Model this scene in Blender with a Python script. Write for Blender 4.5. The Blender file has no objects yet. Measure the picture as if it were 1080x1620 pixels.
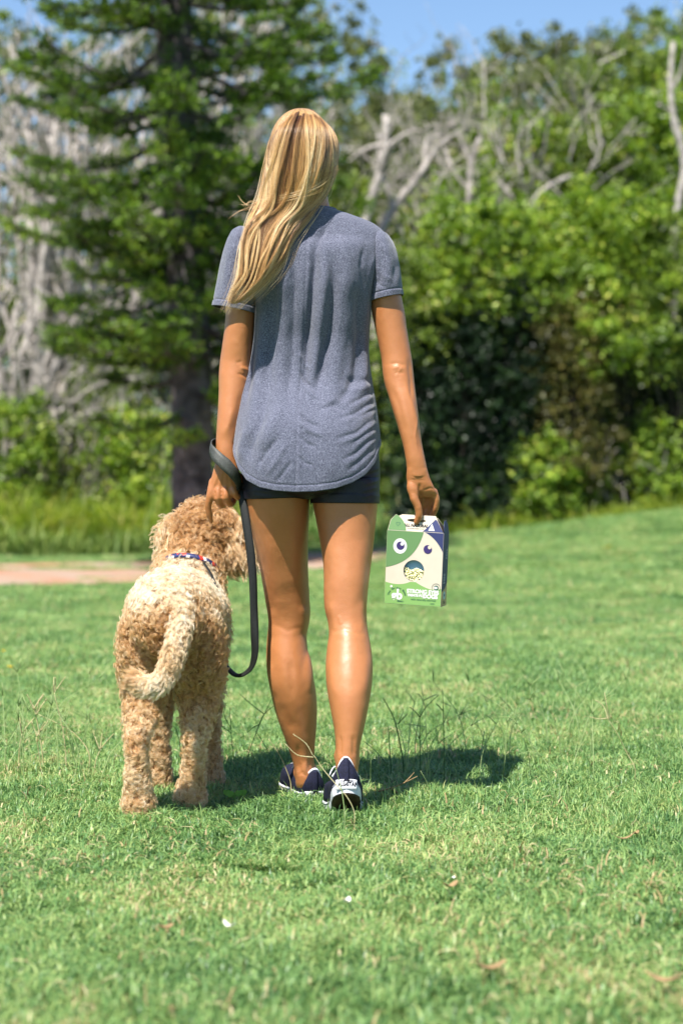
import bpy, math, random
import numpy as np
from mathutils import Vector, Matrix, Euler

random.seed(7)
RNG = np.random.default_rng(7)
SC = bpy.context.scene
COL = SC.collection
R = math.radians

# ------------------------------------------------------------------ camera
CAM_H = 0.766          # camera height above the lawn, metres
FPX = 3200.0           # focal length in pixels of the 1080x1620 frame
HOR = 782.0            # horizon row
cam_data = bpy.data.cameras.new('camera')
cam = bpy.data.objects.new('camera', cam_data)
COL.objects.link(cam)
cam.location = (0, 0, CAM_H)
cam.rotation_euler = (R(90), 0, 0)
cam_data.sensor_fit = 'VERTICAL'
cam_data.sensor_height = 36
cam_data.lens = FPX / 1620 * 36
cam_data.shift_y = (HOR - 810) / 1620
cam_data.clip_start = 0.1
cam_data.clip_end = 600
cam_data.dof.use_dof = True
cam_data.dof.focus_distance = 4.95
cam_data.dof.aperture_fstop = 3.2
SC.camera = cam

# ------------------------------------------------------------------ sky and sun
SUN_EL = R(59)
sun_to = Vector((-0.47, -0.88, 0)).normalized() * math.cos(SUN_EL) + Vector((0, 0, math.sin(SUN_EL)))
world = bpy.data.worlds.new('World')
SC.world = world
world.use_nodes = True
wn = world.node_tree
wn.nodes.clear()
w_out = wn.nodes.new('ShaderNodeOutputWorld')
w_bg = wn.nodes.new('ShaderNodeBackground')
w_sky = wn.nodes.new('ShaderNodeTexSky')
w_sky.sky_type = 'NISHITA'
w_sky.sun_disc = False
w_sky.sun_elevation = SUN_EL
w_sky.sun_rotation = math.atan2(sun_to.x, sun_to.y)
w_sky.air_density = 1.0
w_sky.dust_density = 0.1
w_sky.ozone_density = 4.5
w_bg.inputs['Strength'].default_value = 0.086
wn.links.new(w_sky.outputs[0], w_bg.inputs[0])
wn.links.new(w_bg.outputs[0], w_out.inputs[0])
sun_d = bpy.data.lights.new('sun', 'SUN')
sun_d.energy = 5.0
sun_d.angle = R(0.5)
sun_d.color = (1.0, 0.955, 0.88)
sun = bpy.data.objects.new('sun', sun_d)
COL.objects.link(sun)
sun.rotation_euler = sun_to.to_track_quat('Z', 'Y').to_euler()

SC.view_settings.view_transform = 'Standard'
SC.view_settings.look = 'None'
SC.view_settings.gamma = 1
SC.view_settings.use_curve_mapping = False
SC.view_settings.exposure = 1.0
SC.cycles.use_denoising = True
SC.cycles.max_bounces = 8
SC.cycles.transparent_max_bounces = 8
SC.cycles.caustics_reflective = False
SC.cycles.caustics_refractive = False

# ------------------------------------------------------------------ helpers
def P(px, py, d):
    """world point that stands at distance d on the line of pixel (px, py)"""
    return Vector(((px - 540) / FPX * d, d, CAM_H - (py - HOR) / FPX * d))

def PA(a):
    a = np.asarray(a, float)
    return np.stack([(a[:, 0] - 540) / FPX * a[:, 2], a[:, 2], CAM_H - (a[:, 1] - HOR) / FPX * a[:, 2]], 1)

def to_px(co):
    return np.stack([co[:, 0] * FPX / co[:, 1] + 540, HOR - (co[:, 2] - CAM_H) * FPX / co[:, 1]], 1)

def hermite(xs, ys, x):
    """smooth interpolation of rows ys at positions xs"""
    xs = np.asarray(xs, float); ys = np.asarray(ys, float); x = np.asarray(x, float)
    if ys.ndim == 1: ys = ys[:, None]
    m = np.zeros_like(ys)
    dx = np.diff(xs)[:, None]; s = np.diff(ys, axis=0) / dx
    m[1:-1] = (s[:-1] * dx[1:] + s[1:] * dx[:-1]) / (dx[:-1] + dx[1:])
    m[0] = s[0]; m[-1] = s[-1]
    i = np.clip(np.searchsorted(xs, x) - 1, 0, len(xs) - 2)
    h = dx[i]; t = ((x - xs[i])[:, None]) / h; t = np.clip(t, 0, 1)
    return ((2*t**3 - 3*t**2 + 1) * ys[i] + (t**3 - 2*t**2 + t) * h * m[i]
            + (-2*t**3 + 3*t**2) * ys[i+1] + (t**3 - t**2) * h * m[i+1])

def _hash(ix, iy, iz):
    n = (ix.astype(np.int64) * 73856093) ^ (iy.astype(np.int64) * 19349663) ^ (iz.astype(np.int64) * 83492791)
    n = (n ^ (n >> 13)) * 1274126177 & 0x7fffffff
    n = (n ^ (n >> 16)) * 668265263 & 0x7fffffff
    return (n & 0xffff) / 65535.0

def vnoise(p, scale=1.0, seed=0):
    """value noise in -1..1"""
    p = np.asarray(p, float) * scale + seed * 17.13
    i = np.floor(p).astype(np.int64); f = p - i; f = f * f * (3 - 2 * f)
    r = 0
    for a in (0, 1):
        for b in (0, 1):
            for c in (0, 1):
                w = (f[:, 0] if a else 1 - f[:, 0]) * (f[:, 1] if b else 1 - f[:, 1]) * (f[:, 2] if c else 1 - f[:, 2])
                r = r + w * _hash(i[:, 0] + a, i[:, 1] + b, i[:, 2] + c)
    return r * 2 - 1

def fbm(p, scale=1.0, seed=0, octv=3):
    r = 0; a = 1.0
    for k in range(octv):
        r = r + a * vnoise(p, scale * 2**k, seed + k * 3); a *= 0.5
    return r / 1.75

def unit(v):
    v = np.asarray(v, float)
    return v / np.maximum(np.linalg.norm(v, axis=-1, keepdims=True), 1e-9)

def mesh_np(name, co, faces, smooth=True, mat=None, attrs=None, col_attr=None):
    """fast mesh from numpy arrays; faces (n,3) or (n,4) or a list of those"""
    if not isinstance(faces, (list, tuple)): faces = [faces]
    faces = [np.asarray(f, np.int32) for f in faces if len(f)]
    me = bpy.data.meshes.new(name)
    me.vertices.add(len(co)); me.vertices.foreach_set('co', np.asarray(co, np.float32).ravel())
    loops = np.concatenate([f.ravel() for f in faces])
    tot = np.concatenate([np.full(len(f), f.shape[1], np.int32) for f in faces])
    start = np.concatenate([[0], np.cumsum(tot)[:-1]]).astype(np.int32)
    me.loops.add(len(loops)); me.loops.foreach_set('vertex_index', loops)
    me.polygons.add(len(tot)); me.polygons.foreach_set('loop_start', start)
    me.polygons.foreach_set('loop_total', tot)
    me.polygons.foreach_set('use_smooth', np.full(len(tot), smooth, bool))
    me.update(calc_edges=True)
    if attrs:
        for k, (dom, v) in attrs.items():
            a = me.attributes.new(k, 'FLOAT', dom); a.data.foreach_set('value', np.asarray(v, np.float32))
    if mat is not None: me.materials.append(mat)
    return me

def link(name, data, parent=None, label=None, cat=None, group=None, kind=None, loc=None):
    o = bpy.data.objects.new(name, data)
    COL.objects.link(o)
    if parent is not None:
        o.parent = parent
        # geometry is written in world space, so cancel the parent's offset
        o.matrix_parent_inverse = parent.matrix_basis.inverted()
    if loc is not None: o.location = loc
    if label: o['label'] = label
    if cat: o['category'] = cat
    if group: o['group'] = group
    if kind: o['kind'] = kind
    return o

def thing(name, loc, label, cat, group=None):
    o = bpy.data.objects.new(name, None); COL.objects.link(o)
    o.empty_display_size = 0.1
    o.location = loc; o['label'] = label; o['category'] = cat
    if group: o['group'] = group
    return o

def mod_apply(me, mods, name='tmp'):
    """run modifiers over mesh data and return the result as new mesh data"""
    o = bpy.data.objects.new(name, me); COL.objects.link(o)
    for typ, props in mods:
        m = o.modifiers.new(typ, typ)
        for k, v in props.items(): setattr(m, k, v)
    dg = bpy.context.evaluated_depsgraph_get(); dg.update()
    out = bpy.data.meshes.new_from_object(o.evaluated_get(dg))
    bpy.data.objects.remove(o)
    return out

def get_co(me):
    a = np.empty(len(me.vertices) * 3, np.float32); me.vertices.foreach_get('co', a)
    return a.reshape(-1, 3).astype(float)

def get_no(me):
    a = np.empty(len(me.vertices) * 3, np.float32); me.vertices.foreach_get('normal', a)
    return a.reshape(-1, 3).astype(float)

def set_co(me, co):
    me.vertices.foreach_set('co', np.asarray(co, np.float32).ravel()); me.update()

class Shape:
    """collects vertices and faces"""
    def __init__(self): self.v = []; self.q = []; self.t = []; self.n = 0
    def add(self, v, quads=None, tris=None):
        v = np.asarray(v, float)
        if quads is not None and len(quads): self.q.append(np.asarray(quads, int) + self.n)
        if tris is not None and len(tris): self.t.append(np.asarray(tris, int) + self.n)
        self.v.append(v); self.n += len(v)
    def mesh(self, name, mat=None, smooth=True, attrs=None):
        f = []
        if self.q: f.append(np.concatenate(self.q))
        if self.t: f.append(np.concatenate(self.t))
        return mesh_np(name, np.concatenate(self.v), f, smooth, mat, attrs)

def grid_faces(nr, nc, wrap=True):
    i = np.arange(nr - 1)[:, None]; j = np.arange(nc if wrap else nc - 1)[None, :]
    j2 = (j + 1) % nc
    return np.stack([i*nc + j, i*nc + j2, (i+1)*nc + j2, (i+1)*nc + j], -1).reshape(-1, 4)

def cap_fan(sh_v, nr, nc):
    """triangles closing both ends of a wrapped grid; returns extra verts and tris"""
    c0 = sh_v[:nc].mean(0); c1 = sh_v[-nc:].mean(0)
    b = nr * nc
    t = [[b, (j+1) % nc, j] for j in range(nc)] + [[b+1, (nr-1)*nc + j, (nr-1)*nc + (j+1) % nc] for j in range(nc)]
    return np.stack([c0, c1]), np.array(t)

def loft(sh, rows, n=40, sub=None, power=2.0, cap=True):
    """rows (y_px, xl_px, xr_px, depth, thickness[, shift]): horizontal elliptical sections"""
    rows = np.asarray(rows, float)
    if sub is None: sub = int(abs(rows[-1, 0] - rows[0, 0]) / 3) + 2
    y = np.linspace(rows[0, 0], rows[-1, 0], sub)
    r = hermite(rows[:, 0], rows[:, 1:], y)
    th = np.linspace(0, 2*np.pi, n, endpoint=False)
    c, s = np.cos(th), np.sin(th)
    ce = np.sign(c) * np.abs(c)**(2/power); se = np.sign(s) * np.abs(s)**(2/power)
    xl, xr, d, tk = r[:, 0], r[:, 1], r[:, 2], r[:, 3]
    X = ((xl + xr)/2 - 540)/FPX*d; W = (xr - xl)/2/FPX*d
    Z = CAM_H - (y - HOR)/FPX*d
    v = np.stack([X[:, None] + W[:, None]*ce, d[:, None] + (tk/2)[:, None]*se, np.repeat(Z[:, None], n, 1)], -1).reshape(-1, 3)
    q = grid_faces(sub, n)
    if cap:
        e, t = cap_fan(v, sub, n)
        sh.add(np.concatenate([v, e]), q, t)
    else: sh.add(v, q)

def frames(pts):
    T = unit(np.gradient(pts, axis=0))
    up = np.array([0, 0, 1.0]) if abs(T[0, 2]) < .9 else np.array([1.0, 0, 0])
    N = np.zeros_like(T); N[0] = unit(np.cross(T[0], up))
    for i in range(1, len(T)):
        v = N[i-1] - T[i] * np.dot(N[i-1], T[i]); N[i] = unit(v)
    return T, N, np.cross(T, N)

def tube(sh, pts, rad, n=10, sub=None, cap=True, round_end=False, flat=1.0):
    pts = np.asarray(pts, float); rad = np.asarray(rad, float)
    if rad.ndim == 0: rad = np.full(len(pts), float(rad))
    if sub:
        t = np.concatenate([[0], np.cumsum(np.linalg.norm(np.diff(pts, axis=0), axis=1))])
        ts = np.linspace(0, t[-1], sub)
        rad = hermite(t, rad, ts)[:, 0]; pts = hermite(t, pts, ts)
    if round_end:
        T = unit(np.gradient(pts, axis=0))
        a0 = pts[0] - T[0]*rad[0]*np.array([[.95], [.75], [.4]]); r0 = rad[0]*np.array([.25, .65, .9])
        a1 = pts[-1] + T[-1]*rad[-1]*np.array([[.4], [.75], [.95]]); r1 = rad[-1]*np.array([.9, .65, .25])
        pts = np.concatenate([a0, pts, a1]); rad = np.concatenate([r0, rad, r1])
    T, N, B = frames(pts)
    th = np.linspace(0, 2*np.pi, n, endpoint=False)
    v = pts[:, None] + rad[:, None, None] * (np.cos(th)[None, :, None]*N[:, None] + flat*np.sin(th)[None, :, None]*B[:, None])
    v = v.reshape(-1, 3); m = len(pts)
    q = grid_faces(m, n)
    if cap:
        e, t = cap_fan(v, m, n); sh.add(np.concatenate([v, e]), q[:, ::-1], t[:, ::-1])
    else: sh.add(v, q[:, ::-1])

def ellipsoid(sh, c, r, rot=None, n=20, m=12):
    ph = np.linspace(0.02, np.pi-0.02, m); th = np.linspace(0, 2*np.pi, n, endpoint=False)
    v = np.stack([np.sin(ph)[:, None]*np.cos(th), np.sin(ph)[:, None]*np.sin(th), np.repeat(np.cos(ph)[:, None], n, 1)], -1).reshape(-1, 3)*np.asarray(r)
    if rot is not None: v = v @ np.array(Euler(rot).to_matrix()).T
    v = v + np.asarray(c)
    e, t = cap_fan(v, m, n); sh.add(np.concatenate([v, e]), grid_faces(m, n), t)

def remesh(sh, voxel, smooth_it=4, factor=0.5):
    me = sh.mesh('tmp')
    out = mod_apply(me, [('REMESH', dict(mode='VOXEL', voxel_size=voxel, use_smooth_shade=True)),
                         ('SMOOTH', dict(factor=factor, iterations=smooth_it))])
    bpy.data.meshes.remove(me)
    return out

def ridge(px, line, w, amp, fade=True):
    """height field: a rounded ridge (or groove, amp<0) along a polyline given in picture pixels of the thing's own plane"""
    line = np.asarray(line, float); best = np.full(len(px), 1e9); tt = np.zeros(len(px))
    L = np.linalg.norm(np.diff(line, axis=0), axis=1); acc = np.concatenate([[0], np.cumsum(L)])
    for i in range(len(line)-1):
        a = line[i]; ab = line[i+1]-a
        t = np.clip(((px-a) @ ab)/(ab @ ab), 0, 1)
        dd = np.linalg.norm(px - a - t[:, None]*ab, axis=1)
        k = dd < best; best[k] = dd[k]; tt[k] = (acc[i] + t[k]*L[i])/acc[-1]
    e = 1.0
    if fade:
        a = np.clip(tt/.3, 0, 1); b = np.clip((1-tt)/.3, 0, 1); e = a*a*(3-2*a)*b*b*(3-2*b)
    return amp*np.exp(-(best/w)**2)*e

def hair_obj(name, strands, radius, mat, parent=None, attrs=None, **kw):
    """strands (k, n, 3) as a curves object; radius (n,) or (k, n); attrs {name: (k,)}"""
    k, n, _ = strands.shape
    hc = bpy.data.hair_curves.new(name)
    hc.add_curves([n]*k)
    hc.attributes['position'].data.foreach_set('vector', strands.astype(np.float32).ravel())
    ra = hc.attributes.get('radius') or hc.attributes.new('radius', 'FLOAT', 'POINT')
    ra.data.foreach_set('value', np.broadcast_to(radius, (k, n)).astype(np.float32).ravel().copy())
    for an, v in (attrs or {}).items():
        a = hc.attributes.new(an, 'FLOAT', 'CURVE'); a.data.foreach_set('value', np.asarray(v, np.float32))
    hc.materials.append(mat)
    return link(name, hc, parent, **kw)

def sample_surface(me, n, rng):
    """random points on a mesh with their normals"""
    me.calc_loop_triangles()
    tri = np.empty(len(me.loop_triangles)*3, np.int32); me.loop_triangles.foreach_get('vertices', tri); tri = tri.reshape(-1, 3)
    co = get_co(me); no = get_no(me)
    a, b, c = co[tri[:, 0]], co[tri[:, 1]], co[tri[:, 2]]
    ar = np.linalg.norm(np.cross(b-a, c-a), axis=1)
    i = rng.choice(len(tri), n, p=ar/ar.sum())
    u, v = rng.random(n), rng.random(n); f = u+v > 1; u[f] = 1-u[f]; v[f] = 1-v[f]; w = 1-u-v
    p = a[i]*w[:, None] + b[i]*u[:, None] + c[i]*v[:, None]
    nn = unit(no[tri[i, 0]]*w[:, None] + no[tri[i, 1]]*u[:, None] + no[tri[i, 2]]*v[:, None])
    return p, nn

# ------------------------------------------------------------------ materials
def new_mat(name):
    m = bpy.data.materials.new(name); m.use_nodes = True
    nt = m.node_tree; b = nt.nodes['Principled BSDF']
    return m, nt, b

def simple(name, col, rough=0.6, spec=0.5, metal=0.0, noise=None, bump=None, sheen=0):
    """plain surface with optional colour mottling (scale, amount) and relief (scale, distance)"""
    m, nt, b = new_mat(name)
    b.inputs['Base Color'].default_value = (*col, 1); b.inputs['Roughness'].default_value = rough
    b.inputs['Specular IOR Level'].default_value = spec; b.inputs['Metallic'].default_value = metal
    if sheen: b.inputs['Sheen Weight'].default_value = sheen
    tc = nt.nodes.new('ShaderNodeTexCoord')
    if noise:
        nz = nt.nodes.new('ShaderNodeTexNoise'); nz.inputs['Scale'].default_value = noise[0]; nz.inputs['Detail'].default_value = 4
        nt.links.new(tc.outputs['Object'], nz.inputs['Vector'])
        cr = nt.nodes.new('ShaderNodeMapRange'); cr.inputs['From Min'].default_value = .3; cr.inputs['From Max'].default_value = .7
        cr.inputs['To Min'].default_value = 1-noise[1]; cr.inputs['To Max'].default_value = 1+noise[1]
        nt.links.new(nz.outputs[0], cr.inputs[0])
        mx = nt.nodes.new('ShaderNodeVectorMath'); mx.operation = 'SCALE'; mx.inputs[0].default_value = col
        nt.links.new(cr.outputs[0], mx.inputs['Scale']); nt.links.new(mx.outputs[0], b.inputs['Base Color'])
    if bump:
        nz = nt.nodes.new('ShaderNodeTexNoise'); nz.inputs['Scale'].default_value = bump[0]; nz.inputs['Detail'].default_value = 4
        nt.links.new(tc.outputs['Object'], nz.inputs['Vector'])
        bp = nt.nodes.new('ShaderNodeBump'); bp.inputs['Distance'].default_value = bump[1]; bp.inputs['Strength'].default_value = 1
        nt.links.new(nz.outputs[0], bp.inputs['Height']); nt.links.new(bp.outputs[0], b.inputs['Normal'])
    return m

def ramp_node(nt, stops):
    r = nt.nodes.new('ShaderNodeValToRGB'); e = r.color_ramp.elements
    e[0].position = stops[0][0]; e[0].color = (*stops[0][1], 1)
    e[1].position = stops[-1][0]; e[1].color = (*stops[-1][1], 1)
    for p, c in stops[1:-1]:
        x = e.new(p); x.color = (*c, 1)
    return r

def leafy(name, stops, transl=0.35, rough=0.5, spec=0.3, attr='rnd', blotch=None):
    """leaf material: colour from a per-leaf random value, light passes through"""
    m, nt, b = new_mat(name)
    at = nt.nodes.new('ShaderNodeAttribute'); at.attribute_name = attr
    fac = at.outputs['Fac']
    if blotch:
        geo = nt.nodes.new('ShaderNodeNewGeometry')
        nz = nt.nodes.new('ShaderNodeTexNoise'); nz.inputs['Scale'].default_value = blotch[0]; nz.inputs['Detail'].default_value = 2
        nt.links.new(geo.outputs['Position'], nz.inputs['Vector'])
        ma = nt.nodes.new('ShaderNodeMath'); ma.operation = 'MULTIPLY_ADD'; ma.inputs[1].default_value = blotch[1]; ma.inputs[2].default_value = -blotch[1]/2
        nt.links.new(nz.outputs[0], ma.inputs[0])
        ad = nt.nodes.new('ShaderNodeMath'); ad.operation = 'ADD'; ad.use_clamp = True
        nt.links.new(ma.outputs[0], ad.inputs[0]); nt.links.new(fac, ad.inputs[1]); fac = ad.outputs[0]
    r = ramp_node(nt, stops); nt.links.new(fac, r.inputs[0])
    nt.links.new(r.outputs[0], b.inputs['Base Color'])
    b.inputs['Roughness'].default_value = rough; b.inputs['Specular IOR Level'].default_value = spec
    tr = nt.nodes.new('ShaderNodeBsdfTranslucent'); mix = nt.nodes.new('ShaderNodeMixShader')
    hs = nt.nodes.new('ShaderNodeHueSaturation'); hs.inputs['Saturation'].default_value = 1.1; hs.inputs['Value'].default_value = 1.3
    nt.links.new(r.outputs[0], hs.inputs['Color']); nt.links.new(hs.outputs[0], tr.inputs[0])
    mix.inputs[0].default_value = transl
    nt.links.new(b.outputs[0], mix.inputs[1]); nt.links.new(tr.outputs[0], mix.inputs[2])
    nt.links.new(mix.outputs[0], nt.nodes['Material Output'].inputs[0])
    return m
# ------------------------------------------------------------------ ground
def smooth01(x): x = np.clip(x, 0, 1); return x*x*(3-2*x)

def ground_z(X, Y):
    X = np.asarray(X, float); Y = np.asarray(Y, float)
    rise = smooth01((Y-12)/13) * np.interp(X, [-14, -2, 0, 1.4, 4.2, 9, 16], [0.0, 0.0, .08, .23, .55, 1.0, 1.5])
    far = smooth01((Y-30)/60)*3.0
    p = np.stack([X, Y, X*0], -1).reshape(-1, 3)
    near = (vnoise(p, 0.9, 3)*0.012).reshape(X.shape)*np.clip((Y-5.6)/2, 0, 1)
    return rise + far + near

def ground_sheet(name, xs, ys, mat, lift=0.0):
    gx, gy = np.meshgrid(xs, ys)
    co = np.stack([gx.ravel(), gy.ravel(), ground_z(gx, gy).ravel()+lift], 1)
    return mesh_np(name, co, grid_faces(len(ys), len(xs), wrap=False), True, mat)

m_ground, nt, b = new_mat('lawn_soil_and_turf')
geo = nt.nodes.new('ShaderNodeNewGeometry')
nz = nt.nodes.new('ShaderNodeTexNoise'); nz.inputs['Scale'].default_value = 1.3; nz.inputs['Detail'].default_value = 8; nz.inputs['Roughness'].default_value = .7
nt.links.new(geo.outputs['Position'], nz.inputs['Vector'])
rp = ramp_node(nt, [(0.3, (0.050, 0.10, 0.026)), (0.5, (0.10, 0.17, 0.04)), (0.7, (0.17, 0.20, 0.06))])
nt.links.new(nz.outputs[0], rp.inputs[0]); nt.links.new(rp.outputs[0], b.inputs['Base Color'])
b.inputs['Roughness'].default_value = .9; b.inputs['Specular IOR Level'].default_value = .1
nz2 = nt.nodes.new('ShaderNodeTexNoise'); nz2.inputs['Scale'].default_value = 60; nz2.inputs['Detail'].default_value = 5
nt.links.new(geo.outputs['Position'], nz2.inputs['Vector'])
bp = nt.nodes.new('ShaderNodeBump'); bp.inputs['Distance'].default_value = .03; nt.links.new(nz2.outputs[0], bp.inputs['Height']); nt.links.new(bp.outputs[0], b.inputs['Normal'])

xs = np.unique(np.concatenate([np.linspace(-300, -16, 12), np.linspace(-16, 16, 81), np.linspace(16, 300, 12)]))
ys = np.unique(np.concatenate([np.linspace(-40, 2, 12), np.linspace(2, 34, 90), np.linspace(34, 400, 16)]))
link('ground', ground_sheet('ground', xs, ys, m_ground), kind='structure')

# bare earth path crossing behind the walkers
m_path, nt, b = new_mat('bare_earth')
geo = nt.nodes.new('ShaderNodeNewGeometry')
nz = nt.nodes.new('ShaderNodeTexNoise'); nz.inputs['Scale'].default_value = 1.1; nz.inputs['Detail'].default_value = 6
nt.links.new(geo.outputs['Position'], nz.inputs['Vector'])
rp = ramp_node(nt, [(0.32, (0.34, 0.13, 0.05)), (0.45, (0.34, 0.20, 0.13)), (0.56, (0.33, 0.24, 0.18)), (.68, (0.36, 0.16, 0.06)), (.8, (0.20, 0.17, 0.07))])
nt.links.new(nz.outputs[0], rp.inputs[0]); nt.links.new(rp.outputs[0], b.inputs['Base Color']); b.inputs['Roughness'].default_value = .95
nx, ny = 160, 14
u = np.linspace(0, 1, nx); Xc = np.interp(u, [0, 1], [-13, 0.85])
near_e = np.interp(Xc, [-13, -2.8, -1.5, 0.0, 0.5, 0.85], [13.6, 16.6, 17.6, 19.6, 20.8, 22.0])
far_e = np.interp(Xc, [-13, -2.8, -1.5, 0.0, 0.5, 0.85], [20.0, 22.0, 22.8, 24.2, 24.0, 22.2])
pp = np.stack([Xc, Xc*0, Xc*0], 1)
near_e = near_e + fbm(pp, 1.7, 5)*.7; far_e = far_e + fbm(pp, 2.1, 9)*.45
v = np.linspace(0, 1, ny)[:, None]
gy = near_e*(1-v) + far_e*v; gx = np.repeat(Xc[None], ny, 0)
co = np.stack([gx.ravel(), gy.ravel(), ground_z(gx, gy).ravel()+0.012], 1)
PATH_X, PATH_N, PATH_F = Xc, near_e, far_e
link('dirt_path', mesh_np('dirt_path', co, grid_faces(ny, nx, wrap=False), True, m_path), kind='structure')

def on_path(X, Y, soft=0.0):
    return (Y > np.interp(X, PATH_X, PATH_N)-soft) & (Y < np.interp(X, PATH_X, PATH_F)+soft) & (X < PATH_X[-1])

# ------------------------------------------------------------------ grass
def blades(n, rad, hmin, hmax, wid, lean, rng, curl=0.5, seg=3, square=False):
    """one patch of grass blades: co, quads, tris, per-vertex random"""
    if square:
        px_, py_ = rng.uniform(-rad, rad, n), rng.uniform(-rad, rad, n)
    else:
        a = rng.uniform(0, 2*np.pi, n); rr = rad*np.sqrt(rng.random(n)); px_, py_ = rr*np.cos(a), rr*np.sin(a)
    h = rng.uniform(hmin, hmax, n)*rng.uniform(.75, 1.15, n)
    az = rng.uniform(0, 2*np.pi, n); ln = np.abs(rng.normal(lean, lean*.45, n))
    w = wid*rng.uniform(.6, 1.2, n)
    side = np.stack([-np.sin(az), np.cos(az), rng.normal(0, .25, n)], 1); side = unit(side)
    V = []
    for k in range(seg+1):
        t = k/seg
        ang = ln*(t**1.0)*(1+curl*t)
        # path of the blade bending over
        s = h*t
        x = s*np.sin(ang*.75); z = s*np.cos(ang*.75)
        c = np.stack([px_+x*np.cos(az), py_+x*np.sin(az), np.maximum(z, .002+.004*t)], 1)
        ww = (w*(1-t**1.6)*.5)[:, None]
        if k < seg: V += [c-side*ww, c+side*ww]
        else: V += [c]
    V = np.stack(V, 1); m = V.shape[1]; base = (np.arange(n)*m)[:, None]
    q = np.concatenate([base + np.array([[2*k, 2*k+1, 2*k+3, 2*k+2]]) for k in range(seg-1)])
    t3 = base + np.array([[2*seg-2, 2*seg-1, 2*seg]])
    rnd = np.repeat(rng.random(n), m)
    return V.reshape(-1, 3), q, t3, rnd

m_grass = leafy('grass_blade', [(0.0, (0.064, 0.145, 0.048)), (0.30, (0.150, 0.285, 0.088)), (0.62, (0.265, 0.40, 0.128)), (.88, (0.40, 0.48, 0.17)), (1.0, (0.60, 0.47, 0.26))],
                transl=.30, rough=.42, spec=.4, blotch=(1.8, 1.15))
m_straw = leafy('dry_grass', [(0.0, (0.26, 0.16, 0.07)), (0.5, (0.42, 0.33, 0.16)), (1.0, (0.55, 0.48, 0.28))], transl=.25)
src = bpy.data.collections.new('grass_sources')
for i in range(6):
    co, q, t3, rnd = blades(280, .10, .018, .046, .0040, 1.05, RNG)
    me = mesh_np('grass_patch', co, [q, t3], True, m_grass, {'rnd': ('POINT', rnd*.9)})
    src.objects.link(bpy.data.objects.new('src_%d' % i, me))
for i in range(2):
    co, q, t3, rnd = blades(9, .10, .015, .05, .0045, 1.45, RNG)
    me = mesh_np('straw_patch', co, [q, t3], True, m_straw, {'rnd': ('POINT', rnd)})
    src.objects.link(bpy.data.objects.new('src_%d' % (6+i), me))

def scatter_group(coll):
    ng = bpy.data.node_groups.new('scatter', 'GeometryNodeTree')
    ng.interface.new_socket('Geometry', in_out='INPUT', socket_type='NodeSocketGeometry')
    ng.interface.new_socket('Geometry', in_out='OUTPUT', socket_type='NodeSocketGeometry')
    N = ng.nodes; L = ng.links
    gi = N.new('NodeGroupInput'); go = N.new('NodeGroupOutput')
    ci = N.new('GeometryNodeCollectionInfo'); ci.inputs['Collection'].default_value = coll
    ci.inputs['Separate Children'].default_value = True; ci.inputs['Reset Children'].default_value = True
    m2p = N.new('GeometryNodeMeshToPoints'); L.new(gi.outputs[0], m2p.inputs[0])
    ip = N.new('GeometryNodeInstanceOnPoints'); L.new(m2p.outputs[0], ip.inputs['Points'])
    L.new(ci.outputs[0], ip.inputs['Instance']); ip.inputs['Pick Instance'].default_value = True
    def na(nm, typ):
        a = N.new('GeometryNodeInputNamedAttribute'); a.data_type = typ; a.inputs['Name'].default_value = nm
        return a.outputs['Attribute']
    L.new(na('idx', 'INT'), ip.inputs['Instance Index'])
    L.new(na('rot', 'FLOAT_VECTOR'), ip.inputs['Rotation'])
    L.new(na('scl', 'FLOAT_VECTOR'), ip.inputs['Scale'])
    L.new(ip.outputs[0], go.inputs[0])
    return ng

def scatter(name, pts, idx, rot, scl, coll, **kw):
    me = bpy.data.meshes.new(name); me.vertices.add(len(pts)); me.vertices.foreach_set('co', np.asarray(pts, np.float32).ravel())
    a = me.attributes.new('idx', 'INT', 'POINT'); a.data.foreach_set('value', np.asarray(idx, np.int32))
    a = me.attributes.new('rot', 'FLOAT_VECTOR', 'POINT'); a.data.foreach_set('vector', np.asarray(rot, np.float32).ravel())
    a = me.attributes.new('scl', 'FLOAT_VECTOR', 'POINT'); a.data.foreach_set('vector', np.asarray(scl, np.float32).ravel())
    o = link(name, me, kind='stuff', **kw)
    m = o.modifiers.new('scatter', 'NODES'); m.node_group = scatter_group(coll)
    return o

pts = []; scl = []
def band(y0, y1, spacing, s):
    y = y0
    while y < y1:
        hw = y*0.19 + 1.4
        x = np.arange(-hw, hw, spacing)
        xx = x + RNG.uniform(-.5, .5, len(x))*spacing; yy = y + RNG.uniform(-.5, .5, len(x))*spacing
        k = ~on_path(xx, yy, .12) | (fbm(np.stack([xx, yy, xx*0], 1), 1.3, 41) > .33)
        pts.append(np.stack([xx, yy, ground_z(xx, yy)], 1)[k]); scl.append(np.full(k.sum(), s))
        y += spacing*.9
band(1.9, 8.0, .088, 1.0)
band(8.0, 14.0, .13, 1.25)
band(14.0, 29.0, .22, 1.9)
pts = np.concatenate(pts); scl = np.concatenate(scl); n = len(pts)
hgt = .78 + .70*fbm(pts, 1.3, 21) + .12*RNG.normal(size=n)
hgt = np.clip(hgt, .45, 1.5)
idx = RNG.integers(0, 6, n)
dry = (fbm(pts, 2.2, 31) > .20) & (RNG.random(n) < .65) | (RNG.random(n) < .12)
rot = np.stack([RNG.normal(0, .08, n), RNG.normal(0, .08, n), RNG.uniform(0, 6.28, n)], 1)
sc3 = np.stack([scl, scl, scl**.55*hgt], 1)
extra = np.nonzero(dry)[0]
pts2 = np.concatenate([pts, pts[extra]+[0, 0, .012]]); idx2 = np.concatenate([idx, RNG.integers(6, 8, len(extra))])
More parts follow.
